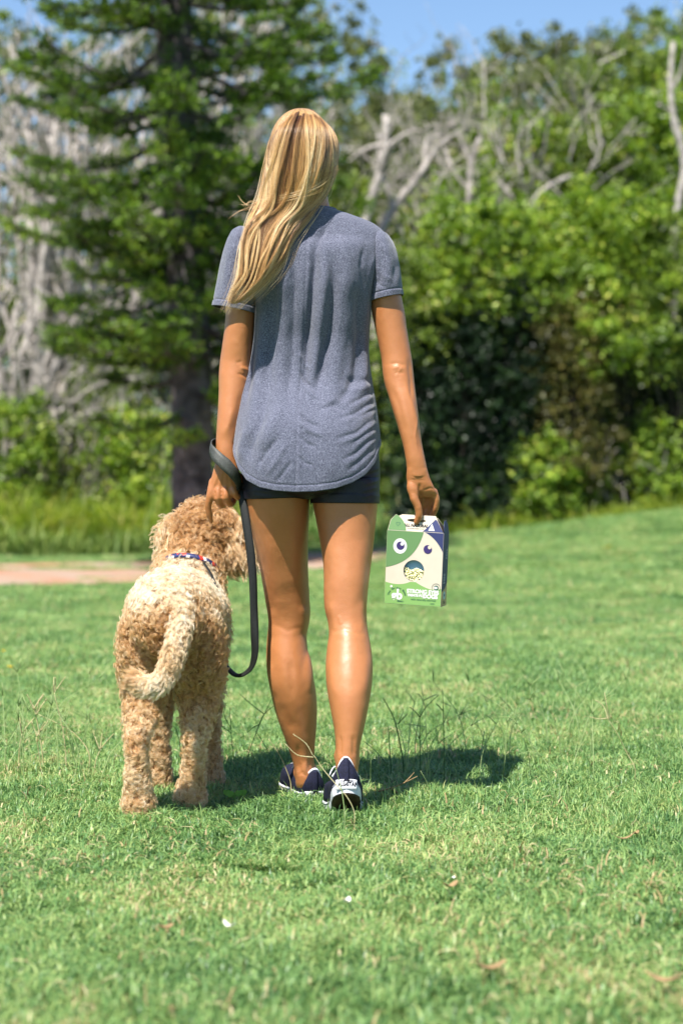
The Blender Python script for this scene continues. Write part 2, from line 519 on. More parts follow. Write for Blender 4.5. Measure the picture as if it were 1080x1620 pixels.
scatter('lawn_grass', pts2, idx2, np.concatenate([rot, rot[extra]]), np.concatenate([sc3, sc3[extra]*[1, 1, 1.15]]), src,
        label='short green mown grass covering the whole lawn')
print('grass patches', n, len(extra))
# ------------------------------------------------------------------ woman
def skin_material():
    m, nt, b = new_mat('tanned_skin')
    tc = nt.nodes.new('ShaderNodeTexCoord')
    nz = nt.nodes.new('ShaderNodeTexNoise'); nz.inputs['Scale'].default_value = 16; nz.inputs['Detail'].default_value = 9; nz.inputs['Roughness'].default_value = .7
    nt.links.new(tc.outputs['Object'], nz.inputs['Vector'])
    rp = ramp_node(nt, [(0.25, (0.385, 0.142, 0.048)), (0.5, (0.42, 0.162, 0.057)), (0.75, (0.46, 0.185, 0.068))])
    nt.links.new(nz.outputs[0], rp.inputs[0]); nt.links.new(rp.outputs[0], b.inputs['Base Color'])
    b.inputs['Roughness'].default_value = .42; b.inputs['Specular IOR Level'].default_value = .5
    b.inputs['Coat Weight'].default_value = .14; b.inputs['Coat Roughness'].default_value = .3
    b.inputs['Subsurface Weight'].default_value = .12; b.inputs['Subsurface Radius'].default_value = (1, .35, .15); b.inputs['Subsurface Scale'].default_value = .008
    n2 = nt.nodes.new('ShaderNodeTexNoise'); n2.inputs['Scale'].default_value = 420; n2.inputs['Detail'].default_value = 2
    nt.links.new(tc.outputs['Object'], n2.inputs['Vector'])
    n3 = nt.nodes.new('ShaderNodeTexNoise'); n3.inputs['Scale'].default_value = 45; n3.inputs['Detail'].default_value = 3
    nt.links.new(tc.outputs['Object'], n3.inputs['Vector'])
    b1 = nt.nodes.new('ShaderNodeBump'); b1.inputs['Distance'].default_value = .0005; nt.links.new(n2.outputs[0], b1.inputs['Height'])
    b2 = nt.nodes.new('ShaderNodeBump'); b2.inputs['Distance'].default_value = .0008; nt.links.new(n3.outputs[0], b2.inputs['Height'])
    nt.links.new(b1.outputs[0], b2.inputs['Normal']); nt.links.new(b2.outputs[0], b.inputs['Normal'])
    return m
m_skin = skin_material()

woman = thing('person', P(500, 1275, 5.0), 'blonde woman walking away in grey t-shirt, black shorts and dark low sneakers', 'person')

body = Shape()
# torso (mostly under the shirt)
loft(body, [(318, 453, 520, 5.00, .105), (340, 450, 524, 5.0, .12), (352, 432, 540, 5.0, .12), (366, 402, 575, 5.0, .12), (390, 392, 596, 5.0, .13),
            (440, 402, 586, 5.01, .15), (500, 414, 574, 5.01, .15), (570, 420, 568, 5.01, .14), (620, 410, 576, 5.0, .15), (680, 394, 590, 5.0, .20),
            (735, 385, 598, 4.99, .225), (765, 386, 598, 4.99, .215), (778, 388, 596, 4.99, .20), (786, 400, 584, 4.99, .12)], n=56, sub=130)
# neck, head
loft(body, [(268, 452, 512, 4.985, .10), (300, 454, 517, 4.99, .105), (325, 453, 521, 5.0, .11), (345, 448, 530, 5.0, .13)], n=32)
ellipsoid(body, P(476, 243, 4.985), (.077, .097, .102))
ellipsoid(body, P(478, 275, 5.045), (.058, .055, .078))            # face and jaw
tube(body, [P(478, 250, 5.095), P(478, 266, 5.118), P(478, 272, 5.112)], [.008, .012, .010], round_end=True)   # nose
for s in (-1, 1):
    ellipsoid(body, P(478+s*47, 262, 5.0), (.008, .017, .03), (0.1, 0, s*.2))            # ear
    ellipsoid(body, P(478+s*20, 252, 5.082), (.014, .012, .009))                         # eye lid
    ellipsoid(body, P(478+s*26, 268, 5.07), (.02, .022, .02))                            # cheek
ellipsoid(body, P(478, 287, 5.096), (.022, .010, .006)); ellipsoid(body, P(478, 292, 5.095), (.018, .010, .006))  # lips
ellipsoid(body, P(478, 307, 5.085), (.02, .018, .015))             # chin
# left leg (planted)
loft(body, [(758, 386, 488, 4.995, .20), (790, 388, 489, 4.995, .195), (820, 393, 489, 5.0, .185), (850, 400, 487.5, 5.01, .172), (900, 411, 487.5, 5.03, .152),
            (950, 419.5, 490, 5.045, .130), (970, 423, 491, 5.05, .122), (985, 424.5, 489.5, 5.052, .116), (1003, 423, 485.5, 5.05, .112), (1020, 421.5, 486, 5.045, .113),
            (1050, 421.5, 491, 5.04, .119), (1080, 425, 497.5, 5.04, .122), (1105, 430, 501, 5.045, .117), (1135, 438, 501.5, 5.055, .106), (1165, 449, 499.5, 5.065, .092),
            (1190, 458, 497.5, 5.075, .080), (1212, 464.5, 497, 5.08, .074), (1228, 467, 499, 5.08, .078), (1242, 468, 500, 5.085, .075), (1252, 472, 496, 5.09, .05)], n=48, sub=205)
# right leg (pushing off, heel raised)
loft(body, [(758, 495, 598, 4.985, .20), (797, 494.5, 597, 4.98, .195), (820, 499, 595, 4.975, .185), (850, 504.5, 592, 4.965, .172), (900, 511.5, 586, 4.94, .150),
            (940, 512, 581.5, 4.92, .132), (965, 513.5, 580, 4.91, .122), (985, 518.5, 580.5, 4.90, .116), (1003, 520, 583, 4.885, .112), (1025, 517, 587, 4.872, .118),
            (1050, 515, 589.5, 4.857, .124), (1075, 515.5, 589, 4.843, .126), (1100, 518.5, 586, 4.830, .122), (1130, 524, 580.5, 4.817, .108), (1155, 528.5, 575, 4.807, .093),
            (1180, 530.5, 569.5, 4.797, .079), (1198, 530.5, 567.5, 4.792, .072), (1215, 531, 567, 4.792, .070), (1232, 534, 565, 4.80, .055)], n=48, sub=210)
# knee tendons, calf heads, achilles
for x0, x1, o, d in ((440, 452, 0, (5.06, 5.027, 5.021, 5.045)), (475, 478, 8, (5.06, 5.027, 5.021, 5.045))):
    tube(body, [P(x0, 1005+o, d[0]), P(x0, 1045+o, d[1]), P((x0+x1)/2, 1085+o, d[2]), P(x1, 1128+o, d[3])], [.010, .030, .030, .010], sub=30, n=16, round_end=True)
tube(body, [P(475, 1120, 5.022), P(480, 1190, 5.05), P(482, 1225, 5.050), P(482, 1248, 5.06)], [.018, .0105, .009, .010], sub=24, n=12)
tube(body, [P(551, 1110, 4.80), P(549, 1165, 4.772), P(548, 1198, 4.765), P(548, 1222, 4.768)], [.02, .0110, .009, .010], sub=24, n=12)
# feet inside the shoes
tube(body, [P(483, 1245, 5.09), P(476, 1246, 5.15), P(466, 1240, 5.20)], [.022, .020, .014], round_end=True, sub=8)
tube(body, [P(549, 1228, 4.80), P(546, 1245, 4.84), P(543, 1258, 4.88)], [.022, .020, .014], round_end=True, sub=8)
ellipsoid(body, P(470, 1222, 5.085), (.010, .014, .018)); ellipsoid(body, P(495, 1218, 5.09), (.010, .014, .018))
ellipsoid(body, P(534, 1196, 4.80), (.010, .014, .018)); ellipsoid(body, P(563, 1200, 4.80), (.010, .014, .018))
# left arm: shoulder to wrist
loft(body, [(372, 385, 412, 5.0, .07), (385, 370, 415, 5.0, .10), (410, 362, 414, 5.0, .112), (450, 356, 405, 5.0, .108), (490, 357.5, 403, 5.0, .102),
            (520, 355, 402, 5.0, .096), (550, 351, 399, 5.0, .088), (575, 347.5, 397.5, 5.0, .082), (595, 346, 395, 4.995, .080), (620, 346, 392, 4.99, .080),
            (650, 344.5, 386, 4.98, .074), (680, 342.5, 378, 4.97, .062), (700, 341.5, 373, 4.965, .050), (715, 341.5, 372, 4.96, .043), (730, 341, 374, 4.96, .040)], n=36, sub=150)
# left hand, back of the hand towards the camera
loft(body, [(715, 342, 372, 4.96, .040), (728, 341, 374, 4.96, .038), (742, 338, 378, 4.96, .034), (757, 334, 379, 4.962, .032), (770, 330, 379, 4.965, .031),
            (781, 327.5, 376, 4.968, .029), (789, 329, 366, 4.97, .020)], n=28, sub=40, power=2.4)
def finger(pts, rad, sub=20):
    tube(body, [P(*p) for p in pts], rad, n=12, sub=sub, round_end=True)
    for p, r in list(zip(pts, rad))[1:-1]:
        ellipsoid(body, P(*p), (r*1.07,)*3, n=10, m=8)
finger([(337, 762, 4.965), (333, 785, 4.962), (329.5, 800, 4.968), (331, 813, 4.975), (334, 825, 4.985)], [.0105, .0108, .0088, .0078, .0062])   # index, pointing down
finger([(346, 765, 4.962), (345, 787, 4.955), (350, 799, 4.975), (357, 795, 4.997), (358, 785, 5.0)], [.010, .0105, .0092, .0082, .0072])
finger([(356, 765, 4.962), (357, 786, 4.953), (363, 797, 4.972), (369, 793, 4.995), (368, 783, 5.0)], [.010, .0102, .009, .008, .007])
finger([(366, 765, 4.965), (370, 780, 4.955), (377, 787, 4.972), (379, 782, 4.992), (376, 774, 5.0)], [.0092, .0092, .008, .0072, .0064])
finger([(374, 752, 4.975), (380, 764, 4.99), (378, 776, 5.008), (370, 783, 5.015)], [.012, .0115, .0095, .0078])      # thumb across the strap
# right arm
loft(body, [(372, 578, 604, 5.0, .07), (385, 575, 616, 5.0, .10), (410, 577, 624, 5.0, .114), (445, 582, 630, 5.0, .108), (470, 585, 635, 5.0, .104),
            (495, 588, 640, 4.998, .099), (520, 593, 643.5, 4.995, .093), (545, 598.5, 647.5, 4.99, .086), (568, 603, 651.5, 4.985, .081), (585, 604.5, 653.5, 4.98, .079),
            (605, 607.5, 655.5, 4.975, .078), (630, 615, 658.5, 4.965, .076), (655, 622.5, 661.5, 4.955, .070), (680, 630, 664.5, 4.95, .062), (705, 637, 668, 4.945, .052),
            (725, 641, 672, 4.94, .045), (742, 643, 675.5, 4.94, .041), (755, 643, 678, 4.94, .038)], n=36, sub=150)
# right hand, palm towards the camera
loft(body, [(742, 643, 675.5, 4.94, .040), (757, 642.5, 680, 4.942, .036), (770, 645, 686, 4.945, .033), (780, 649, 690.5, 4.95, .028), (787, 657, 691, 4.957, .020)], n=28, sub=32, power=2.4)
ellipsoid(body, P(653, 774, 4.936), (.015, .012, .026), (0, -.25, 0))       # thumb ball
finger([(652, 772, 4.938), (655, 789, 4.934), (661, 803, 4.936), (662.5, 815, 4.939), (658.5, 826, 4.944)], [.0120, .0108, .0098, .0092, .0074])      # thumb hooked through the handle
finger([(686, 778, 4.955), (689.5, 791, 4.957), (688.5, 804, 4.962), (684.5, 813, 4.972), (680, 820, 4.978)], [.0098, .0092, .0082, .0075, .0062])      # index
finger([(679, 780, 4.962), (681, 795, 4.975), (678, 808, 4.985), (673, 817, 4.988), (669, 822, 4.984)], [.0096, .0090, .0082, .0075, .0062])
finger([(673, 780, 4.966), (674.5, 795, 4.985), (672, 808, 5.0), (668, 817, 5.0), (664, 821, 4.992)], [.0092, .0086, .0078, .0072, .006])
finger([(665, 778, 4.968), (667, 791, 4.990), (665.5, 803, 5.006), (662, 811, 5.008)], [.0086, .0078, .007, .0058])
me = remesh(body, .0026, 4, .5)
co = get_co(me); px = to_px(co)
ed = np.empty(len(me.edges)*2, np.int32); me.edges.foreach_get('vertices', ed); ed = ed.reshape(-1, 2)
deg = np.bincount(ed.ravel(), minlength=len(co)).astype(float)
legs = smooth01((px[:, 1]-792)/12)*(1-smooth01((px[:, 1]-1195)/20))*((px[:, 0] > 384) & (px[:, 0] < 600))
hips = ((px[:, 1] > 600) & (px[:, 1] <= 800) & (px[:, 0] > 384) & (px[:, 0] < 600) & ~((px[:, 0] < 392) & (px[:, 1] > 700)))*.6
crotch = np.clip(1-np.abs(px[:, 0]-491.5)/8, 0, 1)*(px[:, 1] > 775)*(px[:, 1] < 840)*.85
arms = ((px[:, 1] > 480) & (px[:, 1] < 735) & ((px[:, 0] < 404) | (px[:, 0] > 590)))*.5
wsm = np.clip(np.maximum.reduce([legs, hips*1.0, arms*1.0]) - crotch, 0, 1)
wsm = np.where(px[:, 1] < 330, .6, wsm)
for it in range(60):
    nb_ = np.stack([np.bincount(ed[:, 0], co[ed[:, 1], k], len(co)) + np.bincount(ed[:, 1], co[ed[:, 0], k], len(co)) for k in range(3)], 1)/deg[:, None]
    co += (nb_-co)*(wsm*(.6 if it % 2 == 0 else -.56))[:, None] if it < 40 else (nb_-co)*(wsm*.35)[:, None]
set_co(me, co); no = get_no(me); px = to_px(co)
back = np.clip(-no[:, 1]*1.6, 0, 1)
h = np.zeros(len(co))
def feat(line, w, amp, mask=None):
    global h
    v = ridge(px, line, w, amp*1.45/1000)
    h += v if mask is None else v*mask
low = (px[:, 1] > 830).astype(float)
# hollow behind each knee with its crease and the tendons beside it
feat([(430, 985), (455, 998), (484, 990)], 4.0, -.8, low); feat([(432, 960), (430, 1010)], 7, 1.6, low); feat([(478, 955), (480, 1005)], 7, 1.6, low)
feat([(455, 915), (456, 1005)], 12, -1.6, low); 
feat([(520, 1002), (545, 995), (578, 1006)], 3.6, -.8, low); feat([(524, 950), (528, 1000)], 6, 1.8, low); feat([(570, 950), (574, 1005)], 6, 1.8, low)
feat([(545, 915), (547, 1005)], 12, -1.7, low); feat([(535, 972), (540, 990)], 3, 1.0, low)
# calf muscle split and outlines
feat([(459, 1040), (463, 1110)], 6, -1.6, low); 
feat([(436, 1110), (455, 1140), (470, 1160)], 9, -1.4, low); feat([(520, 1040), (524, 1080), (532, 1110)], 9, 1.6, low); feat([(580, 1030), (576, 1080), (566, 1110)], 9, 1.6, low)
feat([(471, 1175), (473, 1225)], 4, -1.6, low); feat([(491, 1175), (491, 1225)], 4, -1.6, low)
feat([(539, 1160), (538, 1200)], 3.5, -1.5, low); feat([(559, 1160), (559, 1200)], 3.5, -1.5, low)
feat([(470, 1228), (478, 1222), (488, 1232)], 2, -.8, low)
# hamstrings
feat([(465, 830), (470, 940)], 9, 1.6, low); feat([(428, 840), (436, 950)], 12, 1.5, low); feat([(530, 850), (528, 950)], 9, 1.6, low); feat([(570, 850), (570, 950)], 9, 1.6, low)
# elbows
feat([(612, 577), (628, 574), (644, 580)], 2.6, -.9); feat([(616, 584), (630, 581), (641, 586)], 2.6, .8); feat([(622, 591), (632, 589), (640, 592)], 2.4, -.8); feat([(630, 586), (633, 588)], 7, .7)
feat([(645, 560), (650, 600), (650, 640)], 4, -2.0); feat([(612, 600), (630, 640), (645, 700)], 5, -1.5); feat([(640, 600), (654, 650), (662, 700)], 4, 1.8)
feat([(655, 640), (659, 660), (656, 690), (662, 720)], 1.6, 1.0)
feat([(378, 580), (390, 585), (396, 592)], 3.0, 1.9); feat([(374, 590), (386, 594), (395, 600)], 2.2, -1.5); feat([(372, 574), (384, 572)], 2.5, -1.0)
feat([(384, 610), (376, 660), (362, 700)], 6, -1.6); feat([(370, 640), (356, 690)], 3.5, 1.0)
# hand details: tendons, creases of the palm and wrist
for x0, x1 in ((336, 334), (347, 345), (357, 357), (366, 369)): feat([(355+(x0-352)*.4, 740), (x1, 780)], 2.0, .9)
for x1 in (340, 351, 363): feat([(x1, 775), (x1+1, 790)], 2.0, -1.3)
feat([(646, 752), (660, 756), (676, 754)], 1.5, -1.0); feat([(648, 758), (662, 760), (676, 759)], 1.2, -.7)
feat([(664, 762), (663, 775), (668, 792)], 2.2, -2.0); feat([(668, 776), (680, 772), (689, 774)], 1.4, -.9); feat([(668, 786), (680, 785), (690, 786)], 1.4, -1.0)
# neck
feat([(500, 315), (508, 340)], 5, 1.5)
co += no*(h*back)[:, None]
co += no*(fbm(co, 55, 4, 2)*.00035)[:, None]
set_co(me, co); me.materials.append(m_skin)
me.polygons.foreach_set('use_smooth', np.ones(len(me.polygons), bool))
BODY = me
link('body', me, woman)
BODY_CO, BODY_NO = co, get_no(me)

# ------------------------------------------------------------------ shorts: tight fabric over the hips, two leg hems
m_shorts = simple('black_stretch_fabric', (0.006, 0.007, 0.014), .5, .4, noise=(90, .25), bump=(900, .0003))
def shell_of(me, keep, bound, off):
    """a layer cut from the body: keep(px, co) mask, bound(px)->row of the hem for pulled boundary"""
    co = get_co(me); no = get_no(me); px_ = to_px(co)
    nf = len(me.polygons)
    tot = np.empty(nf, np.int32); me.polygons.foreach_get('loop_total', tot)
    lp = np.empty(len(me.loops), np.int32); me.loops.foreach_get('vertex_index', lp)
    st = np.concatenate([[0], np.cumsum(tot)[:-1]])
    k4 = tot == 4; f4 = lp[st[k4][:, None]+np.arange(4)]
    mask = keep(px_, co)
    f4 = f4[mask[f4].all(1)]
    used = np.unique(f4); mp = -np.ones(len(co), int); mp[used] = np.arange(len(used))
    return co[used], no[used], mp[f4]
def boundary(f, n):
    e = np.sort(np.concatenate([f[:, [0, 1]], f[:, [1, 2]], f[:, [2, 3]], f[:, [3, 0]]]), 1)
    u, c = np.unique(e, axis=0, return_counts=True)
    b = np.zeros(n, bool); b[u[c == 1].ravel()] = True
    return b
hem_row = lambda x: np.where(x < 491.5, 788 + (x-440)*-.035, 796 + (x-545)*.01)
bodyx = lambda p: (p[:, 0] > 378) & (p[:, 0] < 602.5)
c_, n_, f_ = shell_of(me, lambda p, c: (p[:, 1] > 655) & (p[:, 1] < hem_row(p[:, 0])) & bodyx(p) & (c[:, 1] > 4.8) & ~((p[:, 0] < 386) & (p[:, 1] > 690) & (c[:, 1] < 4.985) & (p[:, 1] > 700) & (p[:, 0] < 383)), None, 0)
bd = boundary(f_, len(c_)); p_ = to_px(c_)
low_b = bd & (p_[:, 1] > 770)
dz = (hem_row(p_[:, 0])-p_[:, 1])/FPX*c_[:, 1]
c_[low_b, 2] -= dz[low_b]
off = np.full(len(c_), .0028); off += .0012*((hem_row(p_[:, 0])-p_[:, 1]) < 14)
for k in range(5): off += ridge(p_, [(392+k*2, 745+k*9), (410+k*6, 752+k*9)], 1.8, .0012) + ridge(p_, [(600-k, 740+k*10), (575-k*2, 748+k*10)], 1.8, .0014)
sh = c_ + n_*off[:, None]
shm = mesh_np('shorts', sh, f_, True, m_shorts)
shm = mod_apply(shm, [('SOLIDIFY', dict(thickness=.0012, offset=1))])
link('shorts', shm, woman)

# ------------------------------------------------------------------ t-shirt
def shirt_material():
    m, nt, b = new_mat('heather_grey_jersey')
    tc = nt.nodes.new('ShaderNodeTexCoord')
    mp = nt.nodes.new('ShaderNodeMapping'); mp.inputs['Scale'].default_value = (1.6, 1.6, .8); nt.links.new(tc.outputs['Object'], mp.inputs[0])
    n1 = nt.nodes.new('ShaderNodeTexNoise'); n1.inputs['Scale'].default_value = 330; n1.inputs['Detail'].default_value = 3; n1.inputs['Roughness'].default_value = .75
    nt.links.new(mp.outputs[0], n1.inputs['Vector'])
    rp = ramp_node(nt, [(0.34, (0.045, 0.048, 0.072)), (0.5, (0.094, 0.099, 0.142)), (0.66, (0.205, 0.216, 0.285))])
    nt.links.new(n1.outputs[0], rp.inputs[0]); nt.links.new(rp.outputs[0], b.inputs['Base Color'])
    b.inputs['Roughness'].default_value = .85; b.inputs['Specular IOR Level'].default_value = .2; b.inputs['Sheen Weight'].default_value = .25; b.inputs['Sheen Roughness'].default_value = .5
    bp = nt.nodes.new('ShaderNodeBump'); bp.inputs['Distance'].default_value = .0006; nt.links.new(n1.outputs[0], bp.inputs['Height']); nt.links.new(bp.outputs[0], b.inputs['Normal'])
    return m
m_shirt = shirt_material()
shirt = Shape()
rows = np.array([(333.5, 449, 530, 5.0, .125), (338, 438, 545, 5.0, .14), (345, 420, 565, 5.0, .155), (354, 400, 588, 5.0, .165), (362, 386, 600, 5.0, .172), (371, 377, 608, 5.0, .18), (382, 375, 611, 5.0, .19),
        (395, 380, 607, 4.998, .212), (425, 386, 600, 4.996, .226), (455, 398, 590, 4.996, .228), (480, 404, 586, 4.998, .224), (510, 403, 583.5, 5.0, .214), (540, 400, 582, 5.005, .205), (570, 396, 583, 5.005, .200),
        (600, 390, 586.5, 5.003, .206), (640, 380.5, 592.5, 4.995, .240), (680, 373.5, 597.5, 4.988, .275), (715, 370, 601, 4.985, .288), (750, 369.5, 602.5, 4.982, .292), (800, 370, 602, 4.982, .292)], float)
nth, nv = 520, 330
th = np.linspace(0, 2*np.pi, nth, endpoint=False)     # 0 = right side, 3pi/2 = back (towards the camera)
c, s = np.cos(th), np.sin(th)
ce = np.sign(c)*np.abs(c)**.9; se = np.sign(s)*np.abs(s)**.9
# hem row as a function of the position round the body; deep curved back tail
hemx = 486 + 116*ce
hem_back = np.interp(hemx, [370, 374, 382, 395, 415, 440, 470, 500, 530, 555, 575, 590, 598, 602], [700, 722, 743, 760, 771, 776.5, 778.5, 777.5, 773, 764, 751, 733, 718, 704])
hem_front = np.interp(hemx, [370, 390, 430, 486, 540, 585, 602], [700, 722, 736, 740, 736, 722, 704])
hem = np.where(se < 0, hem_back, hem_front)
hem = (np.roll(hem, 1)+hem*2+np.roll(hem, -1))/4
t = np.linspace(0, 1, nv)[:, None]
Y = 333.5 + (hem[None]-333.5)*t
r = hermite(rows[:, 0], rows[:, 1:], Y.ravel()).reshape(nv, nth, 4)
X = ((r[..., 0]+r[..., 1])/2-540)/FPX*5.0 + (r[..., 1]-r[..., 0])/2/FPX*5.0*ce
D = r[..., 2] + r[..., 3]/2*se
Z = CAM_H-(Y-HOR)/FPX*5.0
v = np.stack([X, D, Z], -1).reshape(-1, 3)
q = grid_faces(nv, nth)
tmp = mesh_np('t', v, q, True); vn = get_no(tmp)
if (vn[:, 1]*se.repeat(1)[None].repeat(nv, 0).ravel()).mean() < 0: vn = -vn
pxs = np.stack([X.ravel()*FPX/5.0+540, Y.ravel()], 1)
bk = np.clip(-np.tile(se, nv)*2.2, 0, 1); H_ = np.zeros(len(v))
def fold(line, w, amp, fade=True):
    global H_
    H_ += ridge(pxs, line, w, amp*(1.35 if len(line) > 3 and line[0][1] < 560 and w < 15 else 1.25)/1000, fade)*bk
# centre seam, with the cloth rolled beside it
fold([(487, 345), (486, 420), (480, 540), (473, 640), (470, 778)], 1.5, -1.3, False)
fold([(491, 345), (490, 430), (484, 560), (477, 660), (475, 775)], 3.5, .8, False)
# falling folds between the shoulder blades and down the back
fold([(500, 365), (499, 430), (492, 500), (485, 560), (481, 640)], 6.5, -11)
fold([(514, 380), (514, 450), (507, 520), (498, 580), (490, 650)], 7, 6.5)
fold([(527, 400), (529, 460), (523, 530), (510, 590), (490, 640)], 8, -10)
fold([(545, 370), (549, 440), (544, 520), (530, 600), (515, 680)], 10, 5.0)
fold([(562, 450), (568, 530), (562, 600), (538, 640), (510, 650)], 7, -6.0)
fold([(578, 460), (582, 540), (575, 610), (560, 640)], 5, 3.5)
fold([(520, 365), (508, 385), (500, 410)], 3, -3); fold([(512, 362), (498, 382), (494, 402)], 3, 2.5)
fold([(575, 390), (568, 430), (574, 470)], 4, -3); fold([(590, 400), (582, 440), (580, 470)], 4, 3)
# left side drapes, ending at different heights
fold([(456, 380), (453, 480), (447, 580), (438, 700)], 9, 4.2); fold([(467, 390), (466, 500), (461, 590), (455, 660)], 6, -4.2)
fold([(438, 420), (434, 520), (424, 620), (412, 720)], 8, -4.6); fold([(424, 440), (416, 540), (405, 640), (395, 735)], 9, 4.2)
fold([(409, 460), (402, 560), (390, 660)], 5, -4.0); fold([(400, 500), (393, 580), (381, 660)], 5, 2.8)
fold([(446, 450), (443, 520), (434, 590)], 3, 1.6); fold([(430, 500), (424, 570), (414, 640)], 3, -1.6); fold([(536, 430), (538, 500), (532, 560)], 3, 1.6)
# seat and hem wrinkles
fold([(452, 640), (432, 680), (418, 720)], 10, 4.5); fold([(425, 650), (405, 700), (395, 735)], 7, -4.5); fold([(398, 672), (386, 710), (384, 735)], 6, 3.5)
fold([(448, 690), (425, 722), (410, 745)], 4, -3.0); fold([(460, 700), (440, 735), (425, 757)], 3.5, 2.2); fold([(466, 730), (450, 752), (440, 765)], 3, -2.2)
fold([(474, 585), (484, 605), (500, 622)], 3.5, -4.0); fold([(476, 600), (488, 620), (505, 636)], 3.5, 3.5); fold([(474, 655), (486, 670), (508, 682)], 3.2, -3.2); fold([(474, 668), (488, 684), (515, 694)], 3.5, 2.6)
fold([(473, 690), (486, 704), (505, 712)], 3, -2.4); fold([(472, 722), (484, 734), (500, 740)], 3, -2.0); fold([(472, 560), (482, 578), (494, 590)], 3.2, 2.6)
fold([(500, 656), (525, 646), (555, 657)], 4, -1.8); fold([(504, 646), (530, 636), (560, 648)], 5, 1.6)
# gathers pulled up at the right side seam
for k, (y0, a, e, sl) in enumerate([(618, 1.6, 5, 6), (634, 2.2, -8, 9), (646, 1.0, 12, 4), (661, 2.0, -14, 12), (676, 1.3, 10, 9), (688, 1.8, -4, 16), (707, 1.4, 4, 14)]):
    fold([(597, y0), (580, y0+7+sl*.3), (560, y0+15+sl), (536+e, y0+22+sl*1.5)], 2.4+a*.5, -a); fold([(597, y0+6), (581, y0+13+sl*.3), (562, y0+21+sl), (541+e, y0+29+sl*1.5)], 3.4, a*.6)
fold([(596, 596), (570, 606), (540, 600)], 5, -2.4); fold([(596, 608), (566, 620), (530, 616)], 6, 2.2)
# broad form: shoulder blades, small of the back, seat
fold([(438, 400), (436, 450)], 26, 6, False); fold([(545, 400), (550, 450)], 26, 6, False); fold([(487, 540), (484, 600)], 44, -7, False); fold([(435, 690), (440, 730)], 34, 8, False); fold([(540, 690), (540, 730)], 34, 8, False)
nz = fbm(np.stack([pxs[:, 0]*1.0, pxs[:, 1]*.35, D.ravel()*200], 1), 1/17, 3, 3)
H_ += nz*.0024*np.clip((pxs[:, 1]-345)/60, 0, 1)
# wavy front and sides as well
H_ += (1-bk)*(np.sin(np.tile(th, nv)*11+2*t.repeat(nth, 1).ravel())*.004*np.clip(t.repeat(nth, 1).ravel()-.2, 0, 1))
# hem band stitched 11 px above the edge
dh = (hem[None]-Y).ravel()
H_ += np.where(dh < 9, .0008, 0) - .0016*np.exp(-((dh-10)/1.3)**2)
v = v + vn*H_[:, None]
# rows of the picture keep the outline where the photograph has it
tor = mesh_np('t2', v, q, True)
shirt.add(v, q)
# sleeves
def sleeve(rows, hem_l, hem_r, side):
    rows = np.array(rows, float); n, m = 170, 110
    th = np.linspace(0, 2*np.pi, n, endpoint=False); c, s = np.cos(th), np.sin(th)
    hy = hem_l[1] + (hem_r[1]-hem_l[1])*(c+1)/2
    t = np.linspace(0, 1, m)[:, None]; Y = rows[0, 0] + (hy[None]-rows[0, 0])*t
    r = hermite(rows[:, 0], rows[:, 1:], Y.ravel()).reshape(m, n, 4)
    X = ((r[..., 0]+r[..., 1])/2-540)/FPX*5 + (r[..., 1]-r[..., 0])/2/FPX*5*c
    D = r[..., 2]+r[..., 3]/2*s; Z = CAM_H-(Y-HOR)/FPX*5
    v = np.stack([X, D, Z], -1).reshape(-1, 3); q = grid_faces(m, n)
    tm = mesh_np('t', v, q, True); vn = get_no(tm)
    if (vn[:, 1]*np.tile(s, m)).mean() < 0: vn = -vn
    p = np.stack([X.ravel()*FPX/5+540, Y.ravel()], 1); H = np.zeros(len(v)); b = np.clip(-np.tile(s, m)*2, 0, 1)
    if side > 0:
        L = [([(592, 385), (604, 410), (600, 445), (590, 470)], 4, -4.5), ([(604, 385), (616, 415), (612, 450), (606, 468)], 5, 3.5), ([(613, 395), (624, 425), (620, 455)], 3.5, -3.6), ([(620, 398), (630, 430), (628, 458)], 4, 2.6),
             ([(590, 420), (604, 440), (622, 452)], 3, 2.2), ([(588, 440), (600, 455), (618, 462)], 2.5, -2.2)]
    else:
        L = [([(385, 400), (376, 430), (380, 470)], 5, -3.5), ([(372, 385), (362, 420), (362, 465)], 5, 3.2), ([(362, 400), (350, 440), (348, 475)], 4, -2.4), ([(395, 430), (388, 460), (392, 485)], 4, 2.6)]
    for l, w, a in L: H += ridge(p, l, w*1.15, a*.62/1000)*b
    H += fbm(np.stack([p[:, 0], p[:, 1]*.5, D.ravel()*200], 1), 1/14, 8+side, 2)*.0012
    dh = (hy[None]-Y).ravel(); H += np.where(dh < 9, .001, 0) - .0018*np.exp(-((dh-10)/1.3)**2)
    shirt.add(v+vn*H[:, None], q)
sleeve([(367, 590, 604, 5.0, .06), (371, 584, 611, 5.0, .09), (378, 582, 617, 5.0, .112), (392, 580, 624, 5.0, .13), (415, 580, 630, 5.0, .137), (440, 582.5, 633.5, 5.0, .134), (480, 584, 638, 5.0, .126)], (585, 478), (636.5, 467), 1)
sleeve([(361, 376, 388, 5.0, .06), (365, 369, 394, 5.0, .09), (372, 364, 397, 5.0, .112), (388, 357, 400, 5.0, .13), (418, 349, 403, 5.0, .137), (450, 343, 403.5, 5.0, .134), (500, 334, 404, 5.0, .128)], (335.5, 484), (403.5, 497), -1)
sm = shirt.mesh('shirt')
sm = mod_apply(sm, [('SOLIDIFY', dict(thickness=.0016, offset=-1))])
sm.materials.clear(); sm.materials.append(m_shirt)
sm.polygons.foreach_set('use_smooth', np.ones(len(sm.polygons), bool))
shirt_o = link('shirt', sm, woman)
